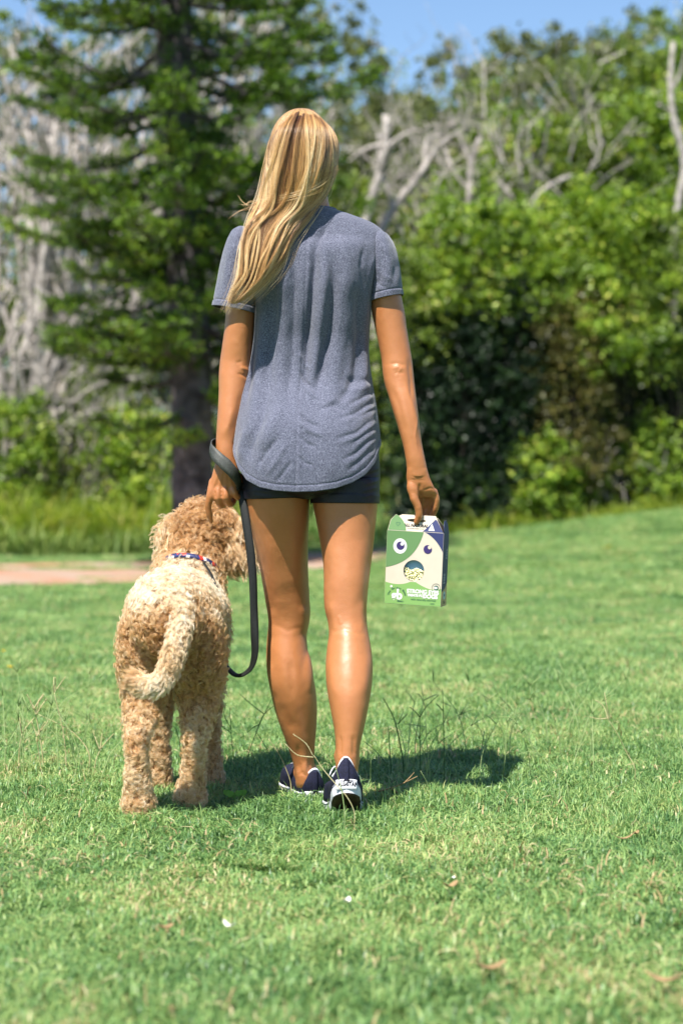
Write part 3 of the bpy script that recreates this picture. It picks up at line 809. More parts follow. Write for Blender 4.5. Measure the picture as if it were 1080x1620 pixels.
# ribbed collar and armhole seams
m_rib = simple('rib_knit', (0.13, 0.145, 0.215), .9, .2, noise=(300, .35))
nb = Shape(); a = np.linspace(0, 2*np.pi, 72)[:-1]
ring = np.stack([(489.5-540)/FPX*5+40.5/FPX*5*np.cos(a)*1.01, 5.0+.0635*np.sin(a), CAM_H-(333-HOR)/FPX*5+0*a], 1)
ring = np.concatenate([ring, ring[:2]]); tube(nb, ring, .0045, n=8, cap=False)
link('neckband', nb.mesh('neckband', m_rib), woman)
def seam(line, dy=-.0):
    s_ = Shape(); pts = []
    for x, y in line:
        k = np.argmin(np.abs(pxs[:, 0]-x)+np.abs(pxs[:, 1]-y)+(bk < .02)*1e3); pts.append(v[k]+vn[k]*.0006)
    return pts
# ------------------------------------------------------------------ hair
def hair_material(name, rough, stops, root, mixf):
    m = bpy.data.materials.new(name); m.use_nodes = True; nt = m.node_tree; nt.nodes.clear()
    out = nt.nodes.new('ShaderNodeOutputMaterial')
    at = nt.nodes.new('ShaderNodeAttribute'); at.attribute_name = 'tone'
    hi = nt.nodes.new('ShaderNodeHairInfo')
    rp = ramp_node(nt, stops)
    # darker at the roots
    mr = nt.nodes.new('ShaderNodeMapRange'); mr.inputs['From Min'].default_value = 0.0; mr.inputs['From Max'].default_value = root[1]; mr.inputs['To Min'].default_value = root[0]; mr.inputs['To Max'].default_value = 0
    nt.links.new(hi.outputs['Intercept'], mr.inputs[0])
    ad = nt.nodes.new('ShaderNodeMath'); ad.operation = 'ADD'; ad.use_clamp = True
    nt.links.new(at.outputs['Fac'], ad.inputs[0]); nt.links.new(mr.outputs[0], ad.inputs[1]); nt.links.new(ad.outputs[0], rp.inputs[0])
    b = nt.nodes.new('ShaderNodeBsdfPrincipled'); nt.links.new(rp.outputs[0], b.inputs['Base Color']); b.inputs['Roughness'].default_value = rough; b.inputs['Specular IOR Level'].default_value = .55
    h = nt.nodes.new('ShaderNodeBsdfHairPrincipled'); h.parametrization = 'COLOR'; nt.links.new(rp.outputs[0], h.inputs['Color'])
    h.inputs['Roughness'].default_value = .3; h.inputs['Radial Roughness'].default_value = .4
    mx = nt.nodes.new('ShaderNodeMixShader'); mx.inputs[0].default_value = mixf
    nt.links.new(b.outputs[0], mx.inputs[1]); nt.links.new(h.outputs[0], mx.inputs[2]); nt.links.new(mx.outputs[0], out.inputs[0])
    return m
m_hair = hair_material('blonde_hair', .35, [(0.0, (0.10, 0.040, 0.015)), (0.3, (0.27, 0.125, 0.040)), (0.6, (0.55, 0.30, 0.100)), (0.85, (0.78, 0.52, 0.22)), (1.0, (0.93, 0.78, 0.50))], (-.55, .34), .35)
G = [ # guides from her left side round the back to her right side: (row, column, depth)
 [(462, 186, 5.03), (430, 215, 5.06), (417, 255, 5.065), (412, 295, 5.05), (404, 340, 5.00), (392, 380, 4.93), (383, 425, 4.89), (366, 476, 4.875)],
 [(458, 186, 5.00), (427, 220, 4.99), (414, 265, 4.98), (409, 310, 4.965), (397, 350, 4.92), (386, 390, 4.875), (379, 435, 4.862), (362, 480, 4.85)],
 [(466, 179, 4.985), (440, 210, 4.925), (429, 265, 4.905), (423, 318, 4.90), (408, 360, 4.885), (396, 402, 4.86), (389, 442, 4.85), (367, 482, 4.845)],
 [(475, 175, 4.985), (460, 203, 4.900), (453, 262, 4.882), (447, 318, 4.886), (428, 362, 4.872), (412, 405, 4.848), (400, 445, 4.845), (374, 481, 4.845)],
 [(484, 174, 4.985), (484, 203, 4.893), (480, 262, 4.876), (471, 318, 4.882), (446, 360, 4.868), (427, 405, 4.845), (410, 446, 4.843), (380, 478, 4.845)],
 [(490, 174, 4.99), (508, 206, 4.905), (506, 262, 4.885), (496, 314, 4.892), (464, 355, 4.876), (441, 398, 4.850), (420, 442, 4.850), (388, 473, 4.848)],
 [(496, 176, 4.995), (524, 212, 4.945), (527, 260, 4.925), (517, 306, 4.925), (484, 346, 4.897), (455, 385, 4.865), (432, 428, 4.855), (395, 467, 4.850)],
 [(500, 180, 5.01), (533, 216, 4.99), (537, 256, 4.98), (530, 297, 4.96), (505, 337, 4.915), (469, 376, 4.872), (444, 418, 4.858), (403, 461, 4.852)],
 [(496, 184, 5.04), (530, 216, 5.06), (536, 258, 5.055), (527, 298, 5.01), (508, 330, 4.94), (473, 372, 4.885), (445, 414, 4.862), (404, 458, 4.855)]]
def _g(i, p):
    x, y, d = p; k = min(1, max(0, (y-330)/60))
    x = x + (6*(1-abs(y-270)/120) if i < 4 else (-5*(1-abs(y-250)/90) if i > 4 else 0))*(150 < y < 340)*abs(i-4)/4
    if y < 310: x = 477+(x-477)*.95
    y += 3*(y < 200)
    if i > 4: x -= 11*max(0, 1-abs(y-335)/75)
    return list(P(x, y, d+.024*k))
GP = np.array([[_g(i, p) for p in g] for i, g in enumerate(G)])       # (9, 8, 3)
NS = 30
ts = np.linspace(0, 1, NS)
gd = np.array([hermite(np.linspace(0, 1, 8), g, ts) for g in GP])      # (9, NS, 3)
def flow(u, row=None):
    """u (k, NS) in 0..1 across the head -> points (k, NS, 3)"""
    f = np.clip(u, 0, 1)*8; i = np.clip(f.astype(int), 0, 7); w = (f-i)[..., None]; w = w
    j = np.arange(NS)[None, :]
    a = gd[np.clip(i-1, 0, 8), j]; b = gd[i, j]; c = gd[i+1, j]; d = gd[np.clip(i+2, 0, 8), j]
    return .5*(2*b + (c-a)*w + (2*a-5*b+4*c-d)*w**2 + (3*b-a-3*c+d)*w**3)
HC = np.array(P(478, 245, 5.0))
rng = np.random.default_rng(3)
def locks(ncl, per, spread, layer, cross, rng, sweep=0.0):
    cu = rng.random(ncl); cu = np.sort(cu)
    cl = rng.random(ncl)*layer; ph = rng.uniform(0, 6.28, (ncl, 4)); am = rng.uniform(.3, 1, (ncl, 4))
    drift = rng.normal(sweep, cross, ncl)
    ci = np.repeat(np.arange(ncl), per); k = len(ci)
    # strands fan out over the lock and gather to its tip
    o = rng.normal(0, spread, k)[:, None]*(1-.55*ts[None]**1.5)
    wob = (am[ci, 0][:, None]*np.sin(ph[ci, 0][:, None]+ts*7)*.085 + am[ci, 1][:, None]*np.sin(ph[ci, 1][:, None]+ts*17)*.036)*ts**.6
    u = cu[ci][:, None] + o + drift[ci][:, None]*ts**1.3 + wob
    u = .5+(u-.5)*np.where(np.abs(u-.5) > .5, 1, 1); u = np.where(u < 0, -u*.5, np.where(u > 1, 1-(u-1)*.5, u))
    p = flow(u)
    out = unit(p - (HC + np.array([0, .0, 0]))); out[..., 2] *= .3; out[..., 0] *= .15
    tt = ts[None, :, None]
    out = out*(1-smooth01((tt-.42)/.2)) + np.array([-.15, -1, .1])*smooth01((tt-.42)/.2)
    lay = cl[ci][:, None] + am[ci, 2][:, None]*.004*np.sin(ph[ci, 2][:, None]+ts*9)*ts
    p = p + out*lay[..., None]
    # lock cross-section and small individual waves
    jit = rng.normal(0, 1, (k, 1, 3))*np.array([.0013, .0022, .0016])*(1-.3*tt) + rng.normal(0, .0009, (k, 1, 3))*np.sin(ts*rng.uniform(8, 22, k)[:, None]+rng.uniform(0, 6, k)[:, None])[..., None]
    p = p + jit*np.minimum(1, tt*6)
    return p, ci, cu
p1, ci, cu = locks(165, 150, .0135, .020, .055, rng)
tone_c = np.clip((.50 + .30*rng.normal(size=165)) - .28*smooth01((cu-.78)/.2), .05, 1)
tone1 = tone_c[ci] + rng.normal(0, .10, len(ci))
# bright sun-bleached locks lying on top, some sweeping across
p2, ci2, cu2 = locks(70, 34, .006, .024, .12, rng)
p2[..., 1] -= .003
tone2 = (.82 + .12*rng.normal(size=70))[ci2] + rng.normal(0, .06, len(ci2))
# locks swept across from her right side towards the tip
p3, ci3, cu3 = locks(26, 40, .007, .030, .10, rng, -.34)
p3[..., 1] -= .005
tone3 = (.72 + .2*rng.normal(size=26))[ci3] + rng.normal(0, .06, len(ci3))
S = np.concatenate([p1, p2, p3]); tone = np.clip(np.concatenate([tone1, tone2, tone3]), 0, 1)
# uneven lengths: strands end at different points towards the tip
cut = np.clip(1-np.abs(rng.normal(0, .085, len(S))), .66, 1.05)
tt = ts[None]*cut[:, None]; fi = np.clip(tt*(NS-1), 0, NS-1.001); i0 = fi.astype(int); w = (fi-i0)[..., None]
S = S[np.arange(len(S))[:, None], i0]*(1-w)+S[np.arange(len(S))[:, None], np.minimum(i0+1, NS-1)]*w
rad = .00023*np.interp(ts, [0, .1, .75, 1], [.8, 1, 1, .25])
hair_obj('hair', S, rad, m_hair, woman, {'tone': tone})
# loose flying strands
fl = []
for k in range(230):
    u0 = rng.random(); b = flow(np.full((1, NS), u0))[0].copy(); a = rng.normal(0, 1, 3)*[.012, .006, .006]
    b += np.sin(ts*rng.uniform(2, 5)+rng.uniform(0, 3))[:, None]*a*ts[:, None] + (b-HC)*rng.uniform(0.0, .07); b[:, 1] -= .006
    fl.append(b)
for (pts_) in ([(410, 318, 4.93), (396, 325, 4.92), (384, 320, 4.92), (376, 309, 4.92)], [(408, 322, 4.93), (392, 330, 4.92), (378, 334, 4.91), (362, 345, 4.91)], [(404, 318, 4.93), (397, 328, 4.92), (394, 340, 4.92), (392, 350, 4.92)],
               [(534, 262, 4.93), (500, 290, 4.875), (455, 306, 4.865), (408, 320, 4.90)], [(536, 270, 4.93), (505, 296, 4.875), (460, 312, 4.862), (400, 322, 4.90)], [(410, 325, 4.93), (398, 318, 4.92), (388, 324, 4.91), (380, 322, 4.91)]):
    g = np.array([list(P(*q_)) for q_ in pts_])
    for r_ in range(5 if pts_[0][0] < 500 else 14):
        fl.append(hermite(np.linspace(0, 1, 4), g+rng.normal(0, .0018, g.shape)+(rng.normal(0, .007)*np.array([0, 0, 1]) if pts_[0][0] > 500 else 0), ts))
fl = np.array(fl)
hair_obj('loose_hair_strands', fl, .00022*np.interp(ts, [0, .7, 1], [1, 1, .3]), m_hair, woman, {'tone': np.clip(rng.normal(.8, .1, len(fl)), 0, 1)})
# inner mass of hair that the outer strands lie on
inner = Shape(); nu = 40
uu = np.repeat(np.linspace(0, 1, nu)[:, None], NS, 1)
gp = flow(uu); cen = gp.mean(0, keepdims=True)
gp = gp + unit(HC-gp)*.006*(1-ts[None, :, None]*.7); gp[..., 1] += .004
gp = cen + (gp-cen)*(1-.12*ts[None, :, None]**2)
inner.add(gp.reshape(-1, 3), grid_faces(nu, NS, wrap=False))
m_hin = simple('hair_shade', (0.22, 0.11, 0.04), .7, .2, noise=(60, .4))
im = inner.mesh('hair_under_layer', m_hin); im = mod_apply(im, [('SOLIDIFY', dict(thickness=.004, offset=0))])
link('hair_under_layer', im, woman)
# top and front cap of the scalp
cap = Shape(); ellipsoid(cap, P(476, 236, 4.995), (.077, .096, .0975), n=40, m=24)
cm = cap.mesh('scalp_hair', m_hin); bmv = get_co(cm)
bmv[:, 2] = np.where((bmv[:, 2] < P(0, 262, 5)[2]) & (bmv[:, 1] > 5.02), P(0, 240, 5)[2], bmv[:, 2]); 
sel = bmv[:, 1] > 5.05; bmv[sel, 1] = 5.05+(bmv[sel, 1]-5.05)*.6
set_co(cm, bmv); link('scalp_hair', cm, woman)
k = 5200; a_ = rng.uniform(0, 2*np.pi, k); e_ = rng.uniform(0.1, 1.45, k)
root = np.stack([np.cos(a_)*np.sin(e_)*.080, np.sin(a_)*np.sin(e_)*.097, np.cos(e_)*.097], 1)
tl = np.linspace(0, 1, 10)
ang = e_[:, None] + tl[None]*rng.uniform(.5, 1.0, k)[:, None]*.75; aa = a_[:, None]+tl[None]*.25*rng.normal(size=(k, 1))
q_ = np.stack([np.cos(aa)*np.sin(ang)*.079, np.sin(aa)*np.sin(ang)*.100, np.cos(ang)*.0995], -1)+np.array(P(476, 236, 4.995))
keep = ~((q_[:, -1, 1] > 5.05) & (q_[:, -1, 2] < P(0, 232, 5)[2]))
hair_obj('crown_hair', q_[keep], .0003*np.interp(tl, [0, .7, 1], [1, 1, .3]), m_hair, woman, {'tone': np.clip(rng.normal(.62, .16, keep.sum()), 0, 1)})
# ------------------------------------------------------------------ printing helpers
def text_mesh(body, size, mat, bold=0.0, align='CENTER', depth=0.0002, spacing=1.0):
    fc = bpy.data.curves.new('t', 'FONT'); fc.body = body; fc.size = size; fc.align_x = align; fc.align_y = 'CENTER'
    fc.offset = bold; fc.extrude = depth; fc.space_character = spacing
    o = bpy.data.objects.new('t', fc); COL.objects.link(o)
    dg = bpy.context.evaluated_depsgraph_get(); dg.update()
    me = bpy.data.meshes.new_from_object(o.evaluated_get(dg)); bpy.data.objects.remove(o)
    me.materials.clear(); me.materials.append(mat)
    return me
def poly_mesh(name, pts, mat, hole=None, z=0.0, depth=.0002):
    """flat filled outline (with holes) in its local x, y"""
    cu = bpy.data.curves.new('p', 'CURVE'); cu.dimensions = '2D'; cu.fill_mode = 'BOTH'; cu.extrude = depth
    for ring in [pts]+(hole or []):
        sp = cu.splines.new('POLY'); sp.points.add(len(ring)-1); sp.use_cyclic_u = True
        for k, p in enumerate(ring): sp.points[k].co = (p[0], p[1], 0, 1)
    o = bpy.data.objects.new('p', cu); COL.objects.link(o)
    dg = bpy.context.evaluated_depsgraph_get(); dg.update()
    me = bpy.data.meshes.new_from_object(o.evaluated_get(dg)); bpy.data.objects.remove(o)
    me.name = name; me.materials.clear(); me.materials.append(mat)
    co = get_co(me); co[:, 2] += z; set_co(me, co)
    return me
def circle(cx, cy, r, n=40, ry=None): 
    return [(cx+r*math.cos(2*math.pi*i/n), cy+(ry or r)*math.sin(2*math.pi*i/n)) for i in range(n)]

# ------------------------------------------------------------------ sneakers
m_canvas = simple('navy_canvas', (0.009, 0.010, 0.028), .85, .3, noise=(260, .5), bump=(1400, .0004))
m_rubber = simple('white_rubber', (0.62, 0.62, 0.65), .45, .5, noise=(40, .08))
m_outsole = simple('brown_gum_outsole', (0.055, 0.028, 0.018), .7, .4, noise=(80, .4), bump=(500, .0012))
m_trim = simple('white_canvas_trim', (0.74, 0.73, 0.78), .8, .3, bump=(900, .0003))
m_blackprint = simple('black_print', (0.012, 0.012, 0.016), .6, .3)
m_bluestripe = simple('dark_stripe', (0.02, 0.025, 0.08), .5, .4)

def half_width(y, side):
    """outline of the sole: y 0 heel .. .262 toe"""
    t = np.clip(y/.262, 0, 1)
    w = np.interp(t, [0, .02, .06, .12, .25, .42, .55, .68, .80, .90, .96, .99, 1], [0, .014, .024, .031, .034, .0335, .037, .0445, .046, .039, .027, .015, 0])
    return w
def centre_x(y, side): return side*np.interp(y/.262, [0, .3, .6, .8, 1], [0, .002, .004, -.001, -.008])

def shoe(name, label, side, origin, yaw, bend):
    """side -1 left / +1 right; bend: heel lift angle about the ball of the foot"""
    root = bpy.data.objects.new(name, None); COL.objects.link(root); root.empty_display_size = .05
    root.location = origin; root.parent = woman; root.matrix_parent_inverse = woman.matrix_basis.inverted()
    if label: root['label'] = label
    yb = .185
    cy, sy = math.cos(yaw), math.sin(yaw)
    def place(v):
        v = np.array(v, float)
        if bend:
            # bend the rear part up about the ball, spread over 4 cm
            d_ = yb - v[:, 1]; L = .05
            ang = bend*np.clip(d_/L, 0, 1)
            # integrate the centre line
            s = np.clip(d_, 0, L); arc_y = np.where(s > 0, np.sin(bend*s/L)*L/bend, 0); arc_z = np.where(s > 0, (1-np.cos(bend*s/L))*L/bend, 0)
            rest = np.clip(d_-L, 0, None)
            by = yb - (arc_y + rest*math.cos(bend)); bz = arc_z + rest*math.sin(bend)
            y2 = np.where(d_ > 0, by + v[:, 2]*np.sin(ang)*-1*-1, v[:, 1]); z2 = np.where(d_ > 0, bz + v[:, 2]*np.cos(ang), v[:, 2])
            v = np.stack([v[:, 0], y2, z2], 1)
        x = v[:, 0]*cy - v[:, 1]*sy; y = v[:, 0]*sy + v[:, 1]*cy
        return np.stack([x, y, v[:, 2]], 1) + np.array(origin)
    n = 96
    def outline(off=0.0, n=n):
        a = np.linspace(0, 2*np.pi, n, endpoint=False)
        y = .131*(1-np.cos(a)); sgn = np.where(np.sin(a) >= 0, 1, -1)
        w = half_width(y, side)
        k = np.maximum(w+off*np.minimum(1, w/.015), 0)
        return np.stack([centre_x(y, side)+sgn*k, y+np.where(y < .131, -off, off)*(1-np.minimum(1, w/.03)), 0*y], 1)
    def part(nm, v, faces, mat, solid=0):
        me = mesh_np(nm, place(v), faces, True, mat)
        if solid: me = mod_apply(me, [('SOLIDIFY', dict(thickness=solid, offset=0))])
        o = bpy.data.objects.new(nm, me); COL.objects.link(o); o.parent = root
        o.matrix_parent_inverse = (woman.matrix_basis @ woman.matrix_basis.inverted() @ Matrix.Translation(origin)).inverted()
        return o
    o0 = outline(0)
    # rubber side band
    rows = []
    for z, off in ((.004, .0005), (.010, .0018), (.020, .0022), (.028, .0018), (.031, .0002), (.031, -.003)):
        r_ = outline(off); r_[:, 2] = z + .007*np.clip(1-r_[:, 1]/.03, 0, 1)*(z > .015); rows.append(r_)
    part('sole_band', np.concatenate(rows), grid_faces(len(rows), n), m_rubber)
    st = [outline(.0027), outline(.0027)]
    for r_, z in zip(st, (.0245, .0262)): r_[:, 2] = z + .007*np.clip(1-r_[:, 1]/.03, 0, 1)
    part('sole_stripe', np.concatenate(st), grid_faces(2, n), m_bluestripe, .0006)
    # outsole with a tread
    b0 = outline(-.001); b0[:, 2] = .004; rr = [b0]
    for k in (.8, .55, .3, .05):
        q_ = b0.copy(); q_[:, 0] = centre_x(q_[:, 1], side)*(1-k)+q_[:, 0]*k; q_[:, 2] = .0; rr.append(q_)
    rr[0][:, 2] = .0045
    part('outsole', np.concatenate(rr), grid_faces(len(rr), n)[:, ::-1], m_outsole)
    # canvas upper between the sole line and the opening
    a = np.linspace(0, 2*np.pi, n, endpoint=False)
    top = np.stack([.029*np.sin(a)*(1-.15*np.cos(a)), .062-.060*np.cos(a), np.interp(np.cos(a), [-1, -.4, .2, .7, 1], [.098, .074, .060, .066, .090])], 1)
    top[:, 0] += centre_x(top[:, 1], side)
    base = outline(-.001); base[:, 2] = .029
    rows = []
    for t_ in np.linspace(0, 1, 14):
        v = base*(1-t_)+top*t_
        bulge = math.sin(math.pi*t_)*.006
        fwd = np.clip((base[:, 1]-.10)/.1, 0, 1)
        v[:, 2] += fwd*(.026*math.sin(math.pi*min(1, t_*1.15)**.7)*(1-.3*t_))
        v[:, 0] += np.sign(np.sin(a))*bulge*np.minimum(1, np.abs(np.sin(a))*3); v[:, 1] += np.where(base[:, 1] < .02, -bulge*.8, 0)
        rows.append(v)
    part('canvas_upper', np.concatenate(rows), grid_faces(14, n), m_canvas, .0022)
    # white trim round the opening
    T = Shape(); loop = np.concatenate([top, top[:2]]); loop[:, 2] += .001
    tube(T, loop, .0032, n=8, cap=False)
    part('opening_trim', np.concatenate(T.v), np.concatenate(T.q), m_trim)
    lin = top.copy(); lin[:, 0] = centre_x(lin[:, 1], side)+(lin[:, 0]-centre_x(lin[:, 1], side))*.93; l2 = lin.copy(); l2[:, 2] -= .022; l2[:, 0] *= 1.0
    part('lining', np.concatenate([lin, l2]), grid_faces(2, n), m_trim, .001)
    # heel strip and heel label
    hs = []
    for x in np.linspace(-.006, .006, 4):
        for t_ in np.linspace(0.02, .97, 12):
            v = base[0]*(1-t_)+top[0]*t_; hs.append([x, v[1]-.0035-math.sin(math.pi*t_)*.0048+x*x*10, v[2]])
    part('heel_strip', np.array(hs), grid_faces(4, 12, wrap=False), m_canvas, .001)
    lab = []
    for x in np.linspace(-.025, .025, 15):
        for z in np.linspace(.012, .0362, 5):
            yy = np.interp(abs(x), [0, .014, .024, .031], [-.0035, -.0018, .0028, .012]); lab.append([x, yy+.0004, z])
    part('heel_label', np.array(lab), grid_faces(15, 5, wrap=False), m_rubber, .0008)
    for txt, sz, z in (('CONVERSE', .0062, .0318), ('ALL \u2605 STAR', .0135, .0235)):
        if '\u2605' in txt:
            for tt_, xx in (('ALL', -.0112), ('STAR', .0126)):
                me = text_mesh(tt_, sz, m_blackprint, .0005); co = get_co(me); x = co[:, 0]*.8+xx; yy = np.interp(np.abs(x), [0, .014, .024], [-.0035, -.0018, .0028])-.0009
                w = np.stack([x, yy-co[:, 2], z+co[:, 1]], 1); set_co(me, place(w)); oo = bpy.data.objects.new('label_print', me); COL.objects.link(oo); oo.parent = root; oo.matrix_parent_inverse = Matrix.Translation(origin).inverted()
            pts = []
            for k in range(10):
                r_ = .0038 if k % 2 == 0 else .0016; an = math.pi/2+k*math.pi/5; pts.append((r_*math.cos(an)-.0018, r_*math.sin(an)))
            me = poly_mesh('star', pts, m_blackprint)
            co = get_co(me); w = np.stack([co[:, 0], -.0046-co[:, 2], z+co[:, 1]], 1); set_co(me, place(w)); oo = bpy.data.objects.new('star_print', me); COL.objects.link(oo); oo.parent = root; oo.matrix_parent_inverse = Matrix.Translation(origin).inverted()
        else:
            me = text_mesh(txt, sz, m_blackprint, .0001); co = get_co(me); x = co[:, 0]; yy = np.interp(np.abs(x), [0, .014, .024], [-.0035, -.0018, .0028])-.0009
            w = np.stack([x, yy-co[:, 2], z+co[:, 1]], 1); set_co(me, place(w)); oo = bpy.data.objects.new('label_print', me); COL.objects.link(oo); oo.parent = root; oo.matrix_parent_inverse = Matrix.Translation(origin).inverted()
    # toe cap, tongue, laces
    tc = []
    for t_ in np.linspace(0, .55, 7):
        aa = np.linspace(np.pi*.78, np.pi*1.22, 21)
        i = np.interp(aa, a, np.arange(n)).astype(int)
        v = base[i]*(1-t_)+top[i]*t_; v[:, 2] += .026*math.sin(math.pi*min(1, t_*1.15)**.7)*(1-.3*t_)+.002; v[:, 1] += .0015; tc.append(v)
    part('toe_cap', np.concatenate(tc), grid_faces(7, 21, wrap=False), m_rubber, .0015)
    L = Shape()
    for k in range(5):
        y = .118+k*.014; z = .098-k*.0075
        tube(L, [[-.016, y, z-.006], [-.006, y+.002, z+.001], [.006, y+.005, z+.001], [.016, y+.007, z-.006]], .0022, n=6, sub=8)
    tube(L, [[-.004, .118, .1], [-.020, .108, .106], [-.030, .100, .092], [-.034, .104, .082]], .0016, n=6, sub=12)
    part('laces', np.concatenate(L.v), [np.concatenate(L.q), np.concatenate(L.t)], m_trim)
    return root
GZ = .012
# left shoe planted flat, toes turned out; right shoe standing on its ball with the heel lifted
lp = P(485, 1268, 5.0); shoe('sneaker', 'low navy sneaker planted flat, toes turned outwards', -1, (P(498, 0, 5.04).x, 5.04, -.010), R(14), 0)
shoe('sneaker', 'low navy sneaker with lifted heel, white heel label and brown sole showing', 1, (P(549, 0, 4.70).x, 4.683, -.004), R(3), R(27))

# ------------------------------------------------------------------ treat box held in her right hand
m_card = simple('cream_card', (0.60, 0.52, 0.42), .55, .3, noise=(30, .03))
m_green = simple('green_print', (0.125, 0.24, 0.095), .55, .3)
m_lgreen = simple('light_green_print', (0.21, 0.38, 0.115), .55, .3)
m_navy = simple('navy_print', (0.036, 0.044, 0.13), .5, .35)
m_purple = simple('dark_purple_print', (0.045, 0.030, 0.13), .5, .3)
m_white = simple('white_print', (0.70, 0.69, 0.66), .55, .3)
m_kraft = simple('raw_card', (0.55, 0.42, 0.22), .8, .2, noise=(60, .1))
m_dkgreen = simple('dark_green_print', (0.02, 0.10, 0.07), .6, .3)
m_treat = simple('dried_treats', (0.85, 0.80, 0.46), .8, .2, noise=(150, .3))
m_film_reflection = simple('blue_film_reflection', (0.22, 0.42, 0.66), .3, .6)  # opaque blue that stands for the film's reflection
BW, BH, BD = .1425, .180, .052
Bc = P(652, 957, 4.952)            # bottom centre of the front face
box = thing('treat_box', Bc, 'cream, green and navy cardboard treat box with an eyed face, held in her right hand', 'box')
BM = Matrix.Translation(Bc) @ Euler((R(2), R(3.0), R(-17))).to_matrix().to_4x4()     # local: x right, y away, z up
def badd(name, me, M=Matrix(), parent=None):
    o = bpy.data.objects.new(name, me); COL.objects.link(o); o.parent = parent or box
    me.transform(BM @ M)
    # mesh data is in world space; cancel the thing's offset
    o.matrix_parent_inverse = Matrix.Translation(Bc).inverted() if parent is None else Matrix()
    return o
FR = Matrix(((1, 0, 0, 0), (0, 0, 1, 0), (0, 1, 0, 0), (0, 0, 0, 1)))       # flat x,y -> x,z
FRm = Matrix(((1, 0, 0, 0), (0, 0, -1, 0), (0, 1, 0, 0), (0, 0, 0, 1)))     # flat x,y,z -> x,-z,y (facing the viewer)
w2 = BW/2
win = circle(0, .084, .0262, 56)
# body panels
badd('front_panel', poly_mesh('front_panel', [(-w2, 0), (w2, 0), (w2, BH), (-w2, BH)], m_card, [win], depth=.0004), FRm)
badd('back_panel', poly_mesh('back_panel', [(-w2, 0), (w2, 0), (w2, BH), (-w2, BH)], m_card, depth=.0004), Matrix.Translation((0, BD, 0)) @ FRm)
SD = Matrix.Translation((w2, 0, 0)) @ Matrix(((0, 0, 1, 0), (1, 0, 0, 0), (0, 1, 0, 0), (0, 0, 0, 1)))   # x->y, y->z, z->x
badd('side_panel', poly_mesh('side_panel', [(0.0006, 0), (BD-.0006, 0), (BD-.0006, BH), (.0006, BH)], m_navy, depth=.0004), SD)
badd('side_panel', poly_mesh('side_panel', [(0.0006, 0), (BD-.0006, 0), (BD-.0006, BH), (.0006, BH)], m_green, depth=.0004), Matrix.Translation((-BW, 0, 0)) @ SD)
badd('bottom_panel', poly_mesh('bottom_panel', [(-w2, 0), (w2, 0), (w2, BD), (-w2, BD)], m_card, depth=.0004), Matrix())
# gable top: two slopes leaning together and the handle tab
lean = Matrix.Translation((0, 0, BH)) @ Matrix.Rotation(R(-13), 4, 'X')
hh = .041
tabpts = [(-w2+.001, 0), (w2-.001, 0), (w2-.018, hh*.72), (w2-.024, hh), (-w2+.034, hh+.0), (-w2+.026, hh*.9), (-w2+.018, hh*.98), (-w2+.006, hh*.65)]
hole = [(-.024+.048*math.cos(t)/2*1.0+.024-.0, .0275+.0042*math.sin(t)) for t in np.linspace(0, 2*math.pi, 24)[:-1]]
badd('handle_tab', poly_mesh('handle_tab', tabpts, m_card, [hole], depth=.0005), lean @ FRm)
badd('back_tab', poly_mesh('back_tab', tabpts, m_card, [hole], depth=.0005), Matrix.Translation((0, BD, BH)) @ Matrix.Rotation(R(34), 4, 'X') @ FRm)
# end flaps standing up at both sides
flap = [(0.002, 0), (BD-.002, 0), (BD-.006, .020), (BD-.016, .030), (.018, .028), (.008, .018)]
badd('side_flap', poly_mesh('side_flap', flap, m_kraft, depth=.0005), Matrix.Translation((-BW, 0, BH)) @ Matrix.Translation((w2, 0, 0)) @ Matrix.Rotation(R(16), 4, 'Y') @ Matrix.Translation((-w2, 0, 0)) @ SD)
badd('side_flap', poly_mesh('side_flap', flap, m_navy, depth=.0005), Matrix.Translation((0, 0, BH)) @ Matrix.Translation((w2, 0, 0)) @ Matrix.Rotation(R(-8), 4, 'Y') @ Matrix.Translation((-w2, 0, 0)) @ SD)
# contents seen through the round window
tray = Shape(); ellipsoid(tray, (-.008, .022, .066), (.0235, .002, .0235))
badd('film_reflection', poly_mesh('film_reflection', circle(0, .084, .031, 40), m_film_reflection), Matrix.Translation((0, .013, 0)) @ FRm)  # blue disc behind the treats, reflection put into its colour
tr = Shape(); rg = np.random.default_rng(5)
for k in range(520):
    x, z = rg.uniform(-.030, .030), rg.uniform(.054, .091)
    if x**2+(z-.084)**2 < .029**2 and z < .088+.003*math.sin(x*200): ellipsoid(tr, (x, .008+rg.uniform(-.003, .003), z), (rg.uniform(.0012, .0026),)*2+(rg.uniform(.0012, .0026),), n=7, m=5)
badd('dried_treats', tr.mesh('dried_treats', m_treat))['kind'] = 'stuff'
rim = Shape(); aa = np.linspace(0, 2*np.pi, 49)
rim_v = []
for y, r_ in ((-.0003, .0262), (.008, .0268)): rim_v += [[r_*math.cos(t), y, .084+r_*math.sin(t)] for t in aa[:-1]]
rim.add(rim_v, grid_faces(2, 48)); badd('window_rim', mod_apply(rim.mesh('window_rim', m_purple), [('SOLIDIFY', dict(thickness=.0006))]))
